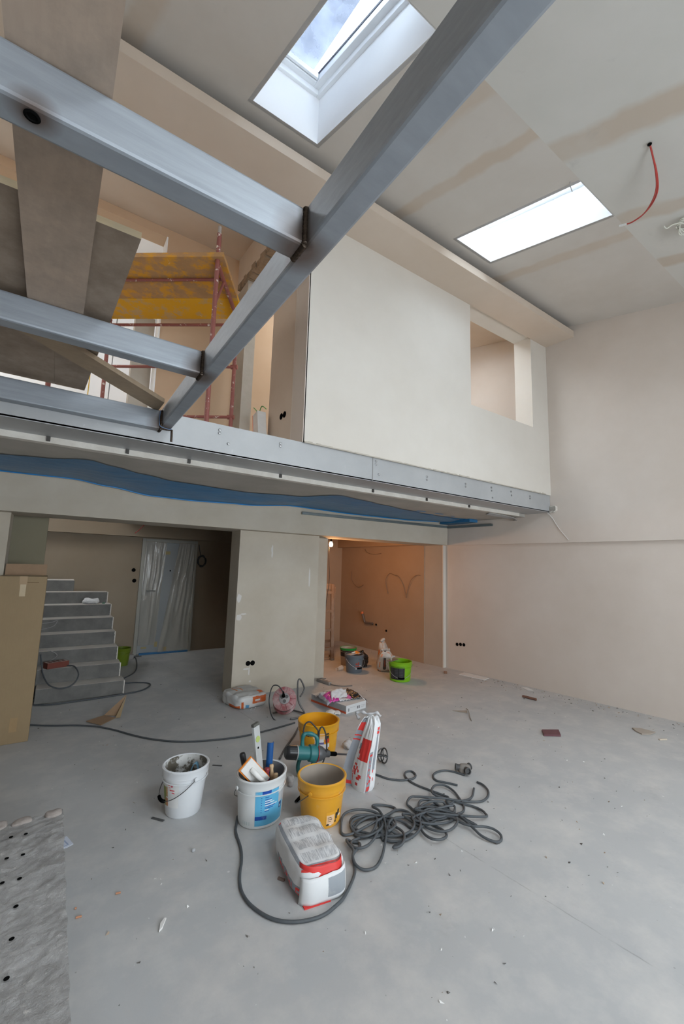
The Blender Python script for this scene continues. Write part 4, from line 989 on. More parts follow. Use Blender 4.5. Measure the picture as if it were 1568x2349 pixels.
# broken up red lettering on the grey side panel
letters = [(.10, .27, .30, .35), (.165, .20, .12, .34), (.25, .28, .10, .34), (.31, .34, .20, .36), (.34, .38, .10, .22), (.42, .45, .10, .36), (.45, .49, .24, .30), (.52, .55, .10, .34), (.58, .61, .10, .30), (.61, .64, .20, .36), (.68, .71, .10, .36), (.71, .80, .10, .15), (.84, .97, .31, .37), (.84, .97, .20, .25), (.84, .97, .08, .14), (.84, .87, .22, .35), (.94, .97, .10, .22)]
print_mat('sack_side', paperw, [(.28, 1, .0, .42, grey)]+[(a, b_, c_, d_, red) for a, b_, c_, d_ in [(1-(1-x0)*.72, 1-(1-x1)*.72, y0, y1) for x0, x1, y0, y1 in letters]]+[(0, 1, .95, 1, grey)], rough=.6, soft=.03, dirt=(.55, .53, .5), dirt_amt=.4)
print_mat('sack_end', (.68, .69, .70), [(.0, 1, .86, 1, red), (.0, 1, .93, .955, grey), (.52, .93, .22, .74, (.30, .325, .35)), (.05, .6, .0, .03, red)], rough=.6, soft=.012, dirt=(.5, .48, .45), dirt_amt=.3)
print_mat('sack_plain', paperw, [], rough=.6, dirt=(.5, .48, .45), dirt_amt=.5)
def sack_mesh(Lx, Ly, Lz, seed, k=5.0, wr=.006, n=22, flat=.9, sag=0):
    mb = MB(); hx, hy, hz = Lx/2, Ly/2, Lz/2
    def P(a, b_, c_):
        pn = (abs(a)**k+abs(b_)**k+abs(c_)**k)**(1/k); q_ = V((a, b_, c_))/pn
        p = V((q_.x*hx, q_.y*hy, q_.z*hz))
        p.z = max(p.z, -hz*flat)
        nn = V((q_.x/hx, q_.y/hy, q_.z/hz)).normalized()
        d = wr*fbm((p.x*14, p.y*14, p.z*14+seed))+wr*.7*fbm((p.x*32, p.y*32, p.z*32+seed))
        if c_ > .5: d += wr*.5*math.sin(p.y*42+1.3*math.sin(p.x*14))
        p = p+nn*d
        if p.z < -hz*flat: p.z = -hz*flat
        p.z += hz*flat
        if sag: p.z *= 1-sag*abs(p.y/hy)**3
        return p
    F = lambda t: 2*t-1
    mb.grid(lambda u, v: P(F(u), F(v), 1), n, n, 0)
    mb.grid(lambda u, v: P(F(u), F(1-v), -1), n, n, 3)
    mb.grid(lambda u, v: P(-1, F(1-u), F(v)), n, n, 1)
    mb.grid(lambda u, v: P(1, F(u), F(v)), n, n, 1)
    mb.grid(lambda u, v: P(F(u), -1, F(v)), n, n, 2)
    mb.grid(lambda u, v: P(F(1-u), 1, F(v)), n, n, 3)
    return mb
def sack(name, label, loc, rz, dims, seed, mats, group, **kw):
    root = thing(name, label, 'sack', (loc[0], loc[1], loc[2] if len(loc) > 2 else 0), rz, group)
    sack_mesh(*dims, seed, **kw).build('paper_body', None, root, mats=mats, smooth=True, merge=1e-4)
    return root
s1 = sack('cement_sack', 'full white paper sack with red and grey print lying in front', (1.318, 2.195), R(-9), (.275, .50, .178), 3.0, ['sack_top', 'sack_side', 'sack_end', 'sack_plain'], 'cement sacks on the hall floor', k=4.2, wr=.007)
# folded end flap and red tongue
def flapfn(u, v):
    x = -.112+.232*u; r_ = 1-abs(2*u-1)**5*.25
    return (x, -(.236+.016*v)*r_, .166-(.050+.012*math.sin(u*5))*v-.012*u+.004*fbm((u*6, v*4, 2)))
MB().grid(flapfn, 20, 6).build('red_flap', plain('flap_red', red, .5, var=.06), s1, smooth=True, solid=.002)
def flap2(u, v):
    x = -.120+.245*u; r_ = 1-abs(2*u-1)**5*.16
    return (x*(1+.06*v), -(.256+.010*math.sin(v*3.1))*r_, .118-.116*v+.018*u*(1-v)+.004*fbm((u*7, v*5, 5)))
print_mat('sack_flap', (.70, .71, .715), [(.54, .95, .18, .86, (.30, .325, .35))], rough=.55, soft=.01, dirt=(.6, .58, .55), dirt_amt=.4)
MB().grid(lambda u, v: flap2(u, 1-v), 20, 8).build('end_flap', 'sack_flap', s1, smooth=True, solid=.002)
MB().box(-.11, .03, -.262, -.225, .0, .005).build('red_tongue', MATS['flap_red'], s1)

# standing half empty sack
fr_bits = [(.15, .19, .26, .31), (.19, .24, .20, .28), (.23, .27, .28, .33), (.27, .31, .25, .29), (.17, .24, .33, .36), (.14, .16, .10, .20), (.26, .34, .15, .185), (.30, .37, .18, .225), (.25, .31, .07, .11), (.14, .17, .21, .25)]
gs_bits = [(.50, .57, .02, .09), (.51, .53, .12, .15), (.54, .58, .14, .18), (.56, .59, .19, .22), (.52, .55, .22, .26), (.52, .55, .30, .33), (.54, .56, .36, .38), (.51, .54, .41, .45), (.50, .57, .50, .53), (.62, .64, .15, .2), (.62, .64, .26, .3)]
print_mat('sack_standing', (.72, .725, .73), [(.0, .125, 0, 1, grey), (.0, .125, .03, .08, red), (.0, .125, .66, .68, red), (.0, .125, .72, .74, red), (.02, .125, .80, .93, red), (.485, .58, 0, .56, grey), (.61, .66, .30, .88, grey), (.60, .68, .80, .90, red), (.60, .68, .84, .855, grey), (.20, .455, .42, .72, red), (.20, .25, .44, .50, wht), (.17, .22, .56, .64, grey), (.72, 1.0, 0, 1, wht)]+[(a, b_, c_, d_, red) for a, b_, c_, d_ in fr_bits+gs_bits]+[(.465, .472, .62, .67, red), (.465, .472, .76, .86, red)], rough=.5, soft=.012)
ss = thing('cement_sack', 'half empty white and red sack standing upright with a crumpled top', 'sack', (2.09, 2.75, 0), 0, 'cement sacks on the hall floor')
c0 = V((2.082, 2.757, 0)); rr_ = V((.826, -.563, 0)); dd_ = V((.563, .826, 0))
BASE = [V((2.004, 2.842, 0)), V((2.046, 2.793, 0)), V((2.064, 2.648, 0)), V((2.152, 2.656, 0)), V((2.125, 2.868, 0))]
BASE = [((p-c0).dot(rr_), (p-c0).dot(dd_)) for p in BASE]
US = [0, .12, .48, .70, .88, 1.0]
LVL = [(0, 0, .93, .93), (.03, 0, 1.06, 1.05), (.12, .006, 1.08, 1.05), (.22, .024, 1.0, .98), (.33, .052, .88, .85), (.42, .075, .76, .66), (.465, .088, .68, .46), (.50, .092, .50, .22)]
def lev(v):
    z = v*.50
    for a, b_ in zip(LVL, LVL[1:]):
        if z <= b_[0]+1e-9:
            t = (z-a[0])/(b_[0]-a[0]); q_ = [a[i]+(b_[i]-a[i])*t for i in range(4)]; break
    return z, [c0+rr_*(x*q_[2]+q_[1])+dd_*(y*q_[3]) for x, y in BASE]
def ssf(u, v):
    z, C = lev(v); C = C+[C[0]]
    for i in range(5):
        if u <= US[i+1]+1e-9:
            t = (u-US[i])/(US[i+1]-US[i]); p = C[i].lerp(C[i+1], t); nrm = (C[i+1]-C[i]).normalized(); nrm = V((nrm.y, -nrm.x, 0))
            bul = math.sin(t*math.pi)*(.016 if i in (1, 3) else -.012*(v > .2))*(1-v*.8)
            wrk = .006*fbm((u*18, v*2.2, 3))*(v+.15)+.010*fbm((u*30, v*3, 8))*v**3
            p = p - nrm*(bul+wrk)*(-1 if True else 1); break
    zz = z+(.03*fbm((u*9, 1, 2))*max(0, v-.85)/.15)
    return V((p.x, p.y, max(0, zz)))-V(ss.location)
# outward side: perimeter runs F0->F1->G1->G0
o_ = MB().grid(ssf, 72, 40).build('paper_body', 'sack_standing', ss, smooth=True)
def crump(u, v):
    z, C = lev(1); C = C+[C[0]]; cen = sum((c for c in C[:5]), V())/5
    p = V(ssf(u, 1))+V(ss.location); q_ = p.lerp(V((cen.x, cen.y, .515)), v)
    return q_+V((0, 0, .02*fbm((u*10, v*4, 3))))-V(ss.location)
MB().grid(crump, 40, 6).build('crumpled_top', 'sack_plain', ss, smooth=True)
MB().tube(smooth_path([(.03, .06, .47), (.03, .10, .50), (.06, .06, .515), (.10, .03, .50), (.15, -.01, .515), (.17, -.03, .49)]), [.011+.004*math.sin(i*1.1) for i in range(31)], 8).build('paper_roll', plain('paper_grey', (.52, .52, .53), .7, var=.25), ss, smooth=True)

# orange printed sack by the pier
org = (.62, .13, .03)
print_mat('sack2_top', (.46, .455, .44), [(.72, .90, .05, .30, org), (.25, .30, .55, .9, (.55, .22, .1)), (.40, .45, .5, .85, (.55, .22, .1)), (.25, .45, .86, .9, (.5, .2, .1))], rough=.65, dirt=(.40, .39, .37), dirt_amt=.7, soft=.03)
print_mat('sack2_end', (.66, .66, .65), [(.42, 1.0, .38, .85, org), (.05, .14, .05, .6, org), (.50, .66, .52, .64, (.75, .73, .7)), (.20, .32, .12, .35, (.1, .3, .5))], rough=.6, soft=.05, dirt=(.5, .5, .48), dirt_amt=.4)
print_mat('sack2_side', (.60, .60, .59), [(.5, 1, .0, .3, org)], rough=.6, soft=.05)
sack('cement_sack', 'dusty grey sack with orange print lying against the cream pier', (2.06, 5.03), R(10), (.42, .46, .165), 9.0, ['sack2_top', 'sack2_side', 'sack2_end', 'sack2_side'], 'cement sacks on the hall floor', k=4.5, wr=.008)
# crumbs of that sack
# flat carton with an empty torn sack on it
fc = thing('flat_carton', 'flat white carton with red base edge lying behind the yellow buckets', 'carton', (3.03, 4.45, 0), R(11))
print_mat('carton_print', (.62, .63, .64), [(.10, .16, .2, .6, (.25, .25, .26)), (.55, .60, .25, .6, (.12, .12, .13)), (.63, .68, .25, .6, (.12, .12, .13)), (.72, .95, .5, .56, (.4, .4, .4)), (.72, .92, .3, .36, (.4, .4, .4)), (.2, .45, .6, .66, (.45, .45, .45))], soft=.02)
mb = MB()
hx, hy, hz = .17, .30, .085
for fn, mi_ in ((lambda u, v: (-hx+2*hx*u, -hy, hz*v), 0), (lambda u, v: (hx, -hy+2*hy*u, hz*v), 0), (lambda u, v: (hx-2*hx*u, hy, hz*v), 0), (lambda u, v: (-hx, hy-2*hy*u, hz*v), 1), (lambda u, v: (-hx+2*hx*u, -hy+2*hy*v, hz), 2), (lambda u, v: (-hx+2*hx*u, hy-2*hy*v, 0), 2)):
    mb.grid(fn, 1, 1, mi_)
mb.build('box_body', None, fc, mats=['carton_print', plain('carton_grey', (.36, .37, .38), .6), plain('carton_top', (.60, .61, .61), .6)], merge=1e-5)
MB().box(-hx-.004, -hx+.002, -hy, hy, 0, .022).build('red_edge', plain('edge_red', (.55, .10, .04), .5), fc)
ts = thing('torn_sack', 'empty torn pink and black printed sack on the flat carton', 'sack', (3.06, 4.47, .086), R(-5))
print_mat('torn_print', (.62, .61, .62), [(.06, .30, .0, .55, (.55, .05, .30)), (.30, .52, .10, .7, (.60, .58, .6)), (.52, .62, .05, .9, (.60, .12, .38)), (.62, .86, .0, .9, (.02, .018, .018)), (.66, .80, .35, .6, (.16, .11, .08)), (.93, 1.0, .0, 1, (.03, .03, .04)), (.94, .98, .3, .6, (.45, .25, .05)), (.0, .06, 0, 1, (.30, .30, .33)), (.10, .3, .7, .85, (.3, .28, .3))], soft=.05, rough=.3)
def tsf(u, v):
    x = -.27+.56*u; y = -.20+.36*v
    edge = 1 if (u < .02 or u > .98 or v < .02 or v > .98) else 0
    z = .005+.065*math.sin(math.pi*v)**.7*(.55+.45*math.sin(u*7.5+.6))*(.5+.5*math.sin(math.pi*min(1, max(0, u*1.02))))+.025*abs(fbm((u*6, v*5, 3)))+.02*abs(fbm((u*13, v*9, 6)))
    if x > .19: z -= (x-.19)*.65*1.0
    if x < -.20: z -= max(0, (-.20-x))*.4
    return (x, y, z-.001 if x < .17 else z)
MB().grid(tsf, 64, 30).build('film', 'torn_print', ts, smooth=True, solid=.002)
def peak(u, v):
    return (-.20+.24*u+.03*v, -.18+.10*v+.05*u, .03+.085*v*(1-.7*abs(u-.45))+.02*fbm((u*5, v*4, 9)))
MB().grid(peak, 14, 8).build('folded_corner', plain('sack_white', (.66, .65, .66), .35), ts, smooth=True, solid=.002)
# glove by the carton
gl = thing('work_glove', 'off white crumpled work glove in front of the flat carton', 'glove', (2.76, 4.20, 0), R(-25))
gm = plain('glove_cloth', (.62, .58, .54), .8, var=.15, bmp=.3)
sack_mesh(.11, .075, .045, 4.0, k=2.6, wr=.008, n=10).build('palm', gm, gl, smooth=True, mats=[gm, gm, gm, gm], merge=1e-4)
for i in range(4): MB().tube(smooth_path([(.045, -.028+.018*i, .018), (.085, -.034+.022*i, .020), (.115-.01*abs(i-1.5), -.036+.026*i, .012)]), [.0115]*13, 8).build('finger', gm, gl, smooth=True)
MB().tube(smooth_path([(-.01, -.03, .016), (.02, -.06, .016), (.045, -.068, .012)]), .011, 8).build('thumb', gm, gl, smooth=True)
# cloth lump behind the standing sack
sack('paper_scrap', 'crumpled greyish paper behind the standing sack', (2.42, 3.36), .4, (.10, .08, .05), 12.0, [plain('paper_dull', (.42, .40, .39), .8, var=.2)]*4, None, k=2.4, wr=.02, n=14)['category'] = 'paper'

# ================================================================== cable reel
cr_ = thing('cable_reel', 'dusty red cable reel on a grey tube stand by the pier', 'cable reel', (2.30, 4.42, 0))
axd = V((-.40, -.70, .52)).normalized(); Mx = axd.to_track_quat('Z', 'Y').to_matrix().to_4x4(); Mx.translation = V((-.01, .01, .155))
pinkp = dirty('reel_red', (.30, .075, .085), (.46, .40, .38), .75, .42, .60)
MB().lathe([(.055, .058), (.125, .058), (.130, .062), (.130, .072), (.125, .076), (.055, .076)], 40, Mx, closed=True).build('flange', pinkp, cr_, smooth=40)
MB().lathe([(.02, -.072), (.125, -.072), (.130, -.068), (.130, -.058), (.125, -.054), (.02, -.054)], 40, Mx, closed=True).build('flange', pinkp, cr_, smooth=40)
mb = MB()
for i in range(7):
    mb.lathe([(.098, -.052+.0155*i), (.106, -.0485+.0155*i), (.106, -.042+.0155*i), (.098, -.0385+.0155*i)], 36, Mx, closed=True)
mb.build('wound_cable', plain('cable_grey', (.13, .13, .13), .5), cr_, smooth=True)
MB().lathe([(.0001, .060), (.060, .060), (.060, .080), (.052, .086), (.0001, .086)], 32, Mx).build('socket_plate', plain('reel_grey', (.28, .26, .26), .5), cr_, smooth=40)
for i in range(3):
    a = i*2.1+.6; p = Mx @ V((.03*math.cos(a), .03*math.sin(a), .086)); q_ = axd.to_track_quat('Z', 'Y').to_matrix().to_4x4(); q_.translation = p
    MB().lathe([(.0175, 0), (.0175, .004), (.014, .004), (.013, .001), (.0001, .001)], 18, q_).build('outlet', plain('outlet_dark', (.10, .095, .095), .5), cr_)
for i in range(10):
    a = i*.628; p0 = Mx @ V((.068*math.cos(a), .068*math.sin(a), .077)); p1 = Mx @ V((.118*math.cos(a), .118*math.sin(a), .077))
    MB().tube([p0, (p0+p1)/2, p1], .005, 6).build('spoke', pinkp, cr_)
plug = thing('power_plug', 'black plug pushed into the red cable reel', 'plug', V(cr_.location)+(Mx @ V((-.01, .02, .090))))
MB().tube([(0, 0, 0), axd*.03, axd*.055+V((0, 0, .01)), axd*.07+V((-.005, 0, .03))], [.017, .017, .011, .007], 12).build('body', BLK, plug, smooth=True)
MB().tube(smooth_path([axd*.065+V((-.005, 0, .025)), (-.06, -.04, .10), (-.09, -.02, .13), (-.125, .02, .12), (-.15, .03, .05), (-.16, .02, -.06), (-.13, -.02, -.20), (-.05, -.08, -.237), (.12, -.14, -.243)]), .006, 8).build('lead', MATS['cable_dark'], plug, smooth=True)
tubm = plain('reel_tube', (.15, .15, .15), .4, .5)
MB().tube(smooth_path([(-.02, -.16, .012), (.10, -.16, .012), (.19, -.10, .02), (.15, -.02, .14), (.20, .10, .30), (.24, .12, .33), (.30, .13, .24), (.30, .13, .19), (.24, .10, .14)], 6), .0095, 10).build('stand', tubm, cr_, smooth=True)
MB().tube(smooth_path([(-.10, .10, .012), (.0, .12, .012), (.12, .10, .012), (.19, -.10, .02)], 6), .0095, 10).build('stand', tubm, cr_, smooth=True)

# ================================================================== paddle mixer
mxr = thing('paddle_mixer', 'teal electric paddle mixer lying between the buckets and the standing sack', 'mixer', (1.78, 3.08, 0))
A = V((1.645, 3.13, .205)); B = V((2.50, 2.955, .064)); ad = (B-A).normalized(); O = V(mxr.location)
def along(t): return A+ad*t-O
Mq = ad.to_track_quat('Z', 'X').to_matrix().to_4x4(); Mq.translation = A-O
teal = dirty('mixer_teal', (.02, .16, .165), (.22, .25, .24), .5, .55, .70, rough=.45)
MB().lathe([(.0001, .0), (.036, .0), (.050, .012), (.053, .030), (.053, .085), (.0535, .088)], 28, Mq, closed=True).build('end_cap', plain('mixer_black', (.022, .022, .024), .3), mxr, smooth=40)
MB().lathe([(.0535, .086), (.055, .088), (.055, .093), (.0535, .095)], 28, Mq, closed=True).build('grey_ring', plain('ring_grey', (.35, .36, .36), .5), mxr)
MB().lathe([(.0001, .09), (.0525, .092), (.052, .16), (.050, .19), (.062, .20), (.066, .235), (.058, .262), (.0001, .264)], 28, Mq).build('motor_housing', teal, mxr, smooth=40)
MB().lathe([(.0001, .26), (.056, .262), (.060, .275), (.050, .31), (.032, .335), (.026, .35), (.026, .375), (.0001, .376)], 24, Mq).build('gear_housing', plain('gear_grey', (.10, .105, .11), .45, .3), mxr, smooth=40)
MB().lathe([(.062, .258), (.066, .259), (.066, .265), (.062, .266)], 28, Mq, closed=True).build('red_seal', plain('seal_red', (.30, .03, .03), .5), mxr)
MB().lathe([(.0001, .37), (.017, .372), (.017, .43), (.013, .44), (.0001, .441)], 16, Mq).build('chuck', BLK, mxr, smooth=40)
tl = (B-A).length
MB().tube([along(.43), along(.6), along(tl-.02)], .0075, 12).build('shaft', plain('shaft_steel', (.22, .22, .24), .35, .7), mxr, smooth=True)
# handle loop
hx_ = V((.80, -.30, -.05)).normalized(); hc = along(.20)
def hp(x, z, k=0): return hc+hx_*x+V((0, 0, z))+V((0, -.02, 0))*k
lp = smooth_path([hp(-.055, .02), hp(-.058, .09), hp(-.05, .135), hp(-.02, .148), hp(.03, .138), hp(.058, .115), hp(.062, .06), hp(.05, -.02), hp(.035, -.08)], 8)
MB().tube(lp, [.0155+.002*math.sin(i*.5) for i in range(len(lp))], 12).build('handle', teal, mxr, smooth=True)
lp = smooth_path([hp(-.07, -.04), hp(-.085, -.08), hp(-.085, -.125), hp(-.07, -.165), hp(-.045, -.178), hp(-.01, -.15), hp(.035, -.08)], 8)
MB().tube(lp, .015, 12).build('handle', plain('mixer_teal_dark', (.01, .075, .07), .5), mxr, smooth=True)
MB().tube(smooth_path([hp(-.055, .13), hp(-.05, .19), hp(-.035, .225), hp(.0, .235), hp(.04, .20), hp(.075, .165), hp(.085, .19), hp(.105, .195), hp(.125, .16), hp(.14, .09), hp(.14, .02), hp(.12, -.06), hp(.10, -.10), hp(.05, -.16), hp(.02, -.172)], 7), .006, 8).build('lead', MATS['cable_dark'], mxr, smooth=True)
MB().tube(smooth_path([hp(.072, .17), hp(.07, .10), hp(.065, .03), hp(.06, -.02)], 7), .010, 8).build('lead_guard', MATS['rubber_black'], mxr, smooth=True)
# whisk
wk = plain('whisk_steel', (.10, .10, .10), .45, .6)
Mw = Mq.copy(); Mw.translation = B-O
rp = [Mw @ V((.056*math.cos(i*2*math.pi/28), .056*math.sin(i*2*math.pi/28), .005)) for i in range(29)]
MB().tube(rp, .006, 8, cap=False).build('whisk_ring', wk, mxr, smooth=True)
for k in range(3):
    a = k*2.094+.5; P = [Mw @ V((.006*math.cos(a), .006*math.sin(a), -.06)), Mw @ V((.03*math.cos(a+.4), .03*math.sin(a+.4), -.045)), Mw @ V((.052*math.cos(a+.8), .052*math.sin(a+.8), -.02)), Mw @ V((.056*math.cos(a+1.0), .056*math.sin(a+1.0), .005))]
    MB().tube(smooth_path(P, 6), .0055, 8).build('whisk_blade', wk, mxr, smooth=True)
    P = [Mw @ V((.056*math.cos(a+1.0), .056*math.sin(a+1.0), .005)), Mw @ V((.03*math.cos(a+.6), .03*math.sin(a+.6), .004)), Mw @ V((0, 0, .0))]
    MB().tube(smooth_path(P, 6), .0045, 8).build('whisk_blade', wk, mxr, smooth=True)
MB().tube([Mw @ V((0, 0, -.09)), Mw @ V((0, 0, -.03)), Mw @ V((0, 0, .004))], [.009, .009, .007], 10).build('hub', wk, mxr, smooth=True)
sack('rag', 'small grey rag on the floor under the mixer', (1.665, 3.06), .8, (.10, .06, .045), 15.0, [MATS['paper_dull']]*4, None, k=2.2, wr=.02, n=12)['category'] = 'rag'

# ================================================================== cables on the floor
CABLE_FLOOR = [(-0.068, 5.402), (0.112, 5.274), (0.428, 5.109), (0.613, 4.910), (0.832, 4.536), (1.022, 4.323), (1.188, 4.204), (1.445, 4.114), (1.687, 4.071), (1.974, 4.098), (2.278, 4.148)]
CABLE_BEHIND = [(2.246, 4.011), (2.130, 3.868), (2.012, 3.742), (1.888, 3.613), (1.767, 3.461)]
CABLE_TANGLE = [(1.162, 2.843), (1.121, 2.755), (1.094, 2.695), (1.069, 2.533), (1.033, 2.427), (0.986, 2.338), (0.952, 2.238), (0.948, 2.141), (0.975, 2.044), (1.015, 1.970), (1.073, 1.918), (1.148, 1.883), (1.228, 1.869), (1.303, 1.885), (1.372, 1.908), (1.495, 1.996), (1.544, 2.052), (1.573, 2.119), (1.603, 2.147), (1.667, 2.172), (1.689, 2.209), (1.657, 2.237), (1.633, 2.269), (1.612, 2.222), (1.603, 2.147), (1.565, 2.109), (1.547, 2.054), (1.569, 2.005), (1.639, 1.990), (1.717, 2.031), (1.802, 2.106), (1.889, 2.192), (1.957, 2.304), (1.987, 2.389), (1.975, 2.451), (2.013, 2.472), (2.085, 2.440), (2.127, 2.381), (2.091, 2.348), (1.997, 2.320), (1.929, 2.301), (1.809, 2.296), (1.696, 2.292), (1.638, 2.327), (1.697, 2.422), (1.759, 2.485), (1.833, 2.482), (1.915, 2.433), (1.964, 2.361), (1.953, 2.307), (1.886, 2.250), (1.814, 2.238), (1.745, 2.244), (1.633, 2.235), (1.623, 2.159), (1.682, 2.131), (1.765, 2.162), (1.857, 2.230), (1.854, 2.196), (1.814, 2.133), (1.817, 2.064), (1.852, 2.035), (1.899, 2.047), (1.954, 2.099), (1.976, 2.158), (1.968, 2.239), (1.975, 2.293), (2.051, 2.351), (2.122, 2.351), (2.161, 2.285), (2.125, 2.202), (2.063, 2.124), (1.985, 2.098), (1.917, 2.122), (1.832, 2.200), (1.756, 2.292), (1.735, 2.380), (1.792, 2.424), (1.882, 2.390), (1.995, 2.301), (2.060, 2.222), (2.057, 2.146), (2.109, 2.114), (2.148, 2.168), (2.208, 2.214), (2.294, 2.226), (2.354, 2.168), (2.408, 2.093), (2.415, 2.007), (2.452, 1.925), (2.546, 1.948), (2.614, 2.011), (2.621, 2.095), (2.567, 2.174), (2.531, 2.242), (2.434, 2.301), (2.344, 2.367), (2.293, 2.409), (2.213, 2.364), (2.218, 2.315), (2.199, 2.219), (2.150, 2.128), (2.105, 2.117), (2.069, 2.047), (2.066, 1.979), (2.109, 1.943), (2.177, 1.954), (2.214, 2.013), (2.211, 2.091), (2.200, 2.177), (2.247, 2.276), (2.307, 2.330), (2.380, 2.310), (2.402, 2.227), (2.349, 2.150), (2.219, 2.125), (2.138, 2.116), (2.151, 2.033), (2.206, 1.981), (2.286, 1.988), (2.370, 2.034), (2.348, 2.108), (2.271, 2.176), (2.252, 2.273), (2.355, 2.256), (2.382, 2.194), (2.352, 2.045), (2.371, 1.946), (2.477, 1.872), (2.495, 1.805), (2.456, 1.766), (2.403, 1.772), (2.367, 1.847), (2.381, 1.930), (2.407, 2.052), (2.417, 2.087), (2.483, 2.090), (2.554, 2.135), (2.607, 2.221), (2.652, 2.319), (2.644, 2.403), (2.573, 2.432), (2.488, 2.391), (2.455, 2.336), (2.502, 2.260), (2.572, 2.206), (2.701, 2.117), (2.803, 2.128), (2.884, 2.181), (2.926, 2.262), (2.924, 2.319)]
CABLE_MIXER = [(2.307, 2.830), (2.321, 2.798), (2.349, 2.717), (2.418, 2.648), (2.521, 2.615), (2.588, 2.649), (2.605, 2.722), (2.547, 2.734), (2.488, 2.679), (2.469, 2.562), (2.506, 2.432), (2.551, 2.304), (2.554, 2.277), (2.502, 2.260), (2.482, 2.213), (2.561, 2.225), (2.620, 2.189), (2.703, 2.188), (2.824, 2.269)]
CABLE_PLUG = [(2.930, 2.447), (2.894, 2.545), (2.825, 2.601), (2.713, 2.590), (2.653, 2.508), (2.711, 2.432), (2.751, 2.366)]
STAIR_FLOOR = [(-0.029, 6.067), (0.146, 5.988), (0.314, 6.003), (0.579, 6.008), (0.879, 6.045), (1.097, 6.098), (1.240, 6.294), (1.233, 6.444), (1.085, 6.547), (0.953, 6.567)]
STRIP = [(3.385, 5.181), (3.346, 5.031), (3.333, 4.852)]
STRIP2 = [(3.374, 5.314), (3.482, 5.416), (3.565, 5.596)]
DOORCABLE = [(0.989, 6.855), (1.130, 7.060), (1.215, 7.316), (1.279, 7.712), (1.327, 8.129), (1.239, 8.329), (1.083, 8.326)]
HOLE_XY = [(-0.040, 2.729), (0.018, 2.722), (-0.044, 2.554), (0.015, 2.547), (-0.046, 2.380), (0.012, 2.373), (0.010, 2.201), (0.008, 2.031), (0.006, 1.860)]

cbm = plain('cable_rubber', (.075, .083, .09), .55, var=.25, scale=30)
def cable(name, pts, r_, label, mat=None, lift=0, cat='cable'):
    P = []
    for i, p in enumerate(pts):
        z = r_+.001
        if lift: z += lift*(.5+.5*math.sin(i*.83+.6*math.sin(i*.31)))*min(1, max(0, i-16)/6, (len(pts)-1-i)/6)
        P.append((p[0], p[1], z))
    o = MB().tube(smooth_path(chaikin(P, 1), 5), r_, 8).build(name, mat or cbm, smooth=True)
    return tag(o, label, cat)
random.seed(21)
extra = []
for (cx, cy, ra, rb_, n_) in ((1.83, 2.28, .17, .12, 3), (2.02, 2.22, .15, .11, 2), (2.30, 2.20, .16, .10, 3)):
    for k_ in range(n_):
        ph = random.uniform(0, 6.28); jx, jy = random.uniform(-.05, .05), random.uniform(-.04, .04); sc_ = random.uniform(.65, 1.1); tw_ = random.uniform(-.5, .5)
        for i in range(9):
            a = ph+i*.70; x, y = ra*sc_*math.cos(a), rb_*sc_*math.sin(a)
            extra.append((cx+jx+x*math.cos(tw_)-y*math.sin(tw_), cy+jy+x*math.sin(tw_)+y*math.cos(tw_)))
i0 = 60
CABLE_TANGLE = CABLE_TANGLE[:i0]+extra[:45]+CABLE_TANGLE[i0:90]+extra[45:]+CABLE_TANGLE[90:]
cable('extension_cable', CABLE_TANGLE, .0078, 'thick dark cable tangled in loops beside the lying sack', lift=.022)
cable('cable', CABLE_MIXER, .0075, 'dark cable running from behind the standing sack to the dusty connector')
cable('cable', CABLE_PLUG, .0075, 'dark cable loop at the far end of the tangle by the connector')
cable('cable', CABLE_FLOOR, .008, 'long thin dark cable crossing the floor to the cardboard box')
cable('cable', CABLE_BEHIND, .009, 'short dark cable between the clean yellow bucket and the oval bucket')
cable('cable', STAIR_FLOOR, .009, 'dark cable lying along the foot of the stairs')
DOORCABLE = DOORCABLE[:-2]+[(1.31, 8.33), (1.30, 8.24)]
cable('cable', DOORCABLE, .008, 'dark cable on the floor between stairs and entrance door')
# dusty connector
cn = thing('cable_connector', 'dusty grey connector block with three outlets at the tangle end', 'connector', (2.97, 2.48, 0), R(-35))
cm_ = plain('connector_dust', (.22, .20, .18), .75, var=.45, scale=25, bmp=.3)
sack_mesh(.10, .075, .075, 21.0, k=2.8, wr=.004, n=14).build('body', cm_, cn, mats=[cm_]*4, smooth=True, merge=1e-4)
for d_, l_ in (((-1, .1, .1), .075), ((.9, .5, .15), .06), ((.2, -1, .1), .065)):
    d_ = V(d_).normalized(); q_ = d_.to_track_quat('Z', 'Y').to_matrix().to_4x4(); q_.translation = V((0, 0, .036))
    MB().lathe([(.024, .02), (.024, l_-.01), (.027, l_-.008), (.027, l_), (.02, l_+.001), (.018, l_-.012), (.0001, l_-.012)], 18, q_, closed=True).build('outlet', plain('connector_black', (.06, .06, .06), .6), cn, smooth=40)
# power strip
pst = thing('power_strip', 'grey power strip on the floor at the lamp lit opening', 'power strip', (3.378, 5.34, 0), math.atan2(-.28, .04))
MB().box(-.14, .14, -.025, .025, 0, .042).build('body', plain('strip_grey', (.30, .28, .26), .55), pst, bevel=.008)
for i in range(3): MB().lathe([(.018, 0), (.018, .003), (.0001, .003)], 16, Matrix.Translation((-.08+.07*i, 0, .041))).build('outlet', MATS['outlet_dark'], pst)
MB().tube(smooth_path([(.14, 0, .02), (.20, .02, .01), (.30, .10, .008), (.36, .22, .008)]), .006, 6).build('lead', MATS['cable_grey'], pst)
MB().tube(smooth_path([(-.14, .0, .02), (-.19, .04, .01), (-.20, .10, .008), (-.14, .16, .008)]), .006, 6).build('lead', MATS['cable_grey'], pst)

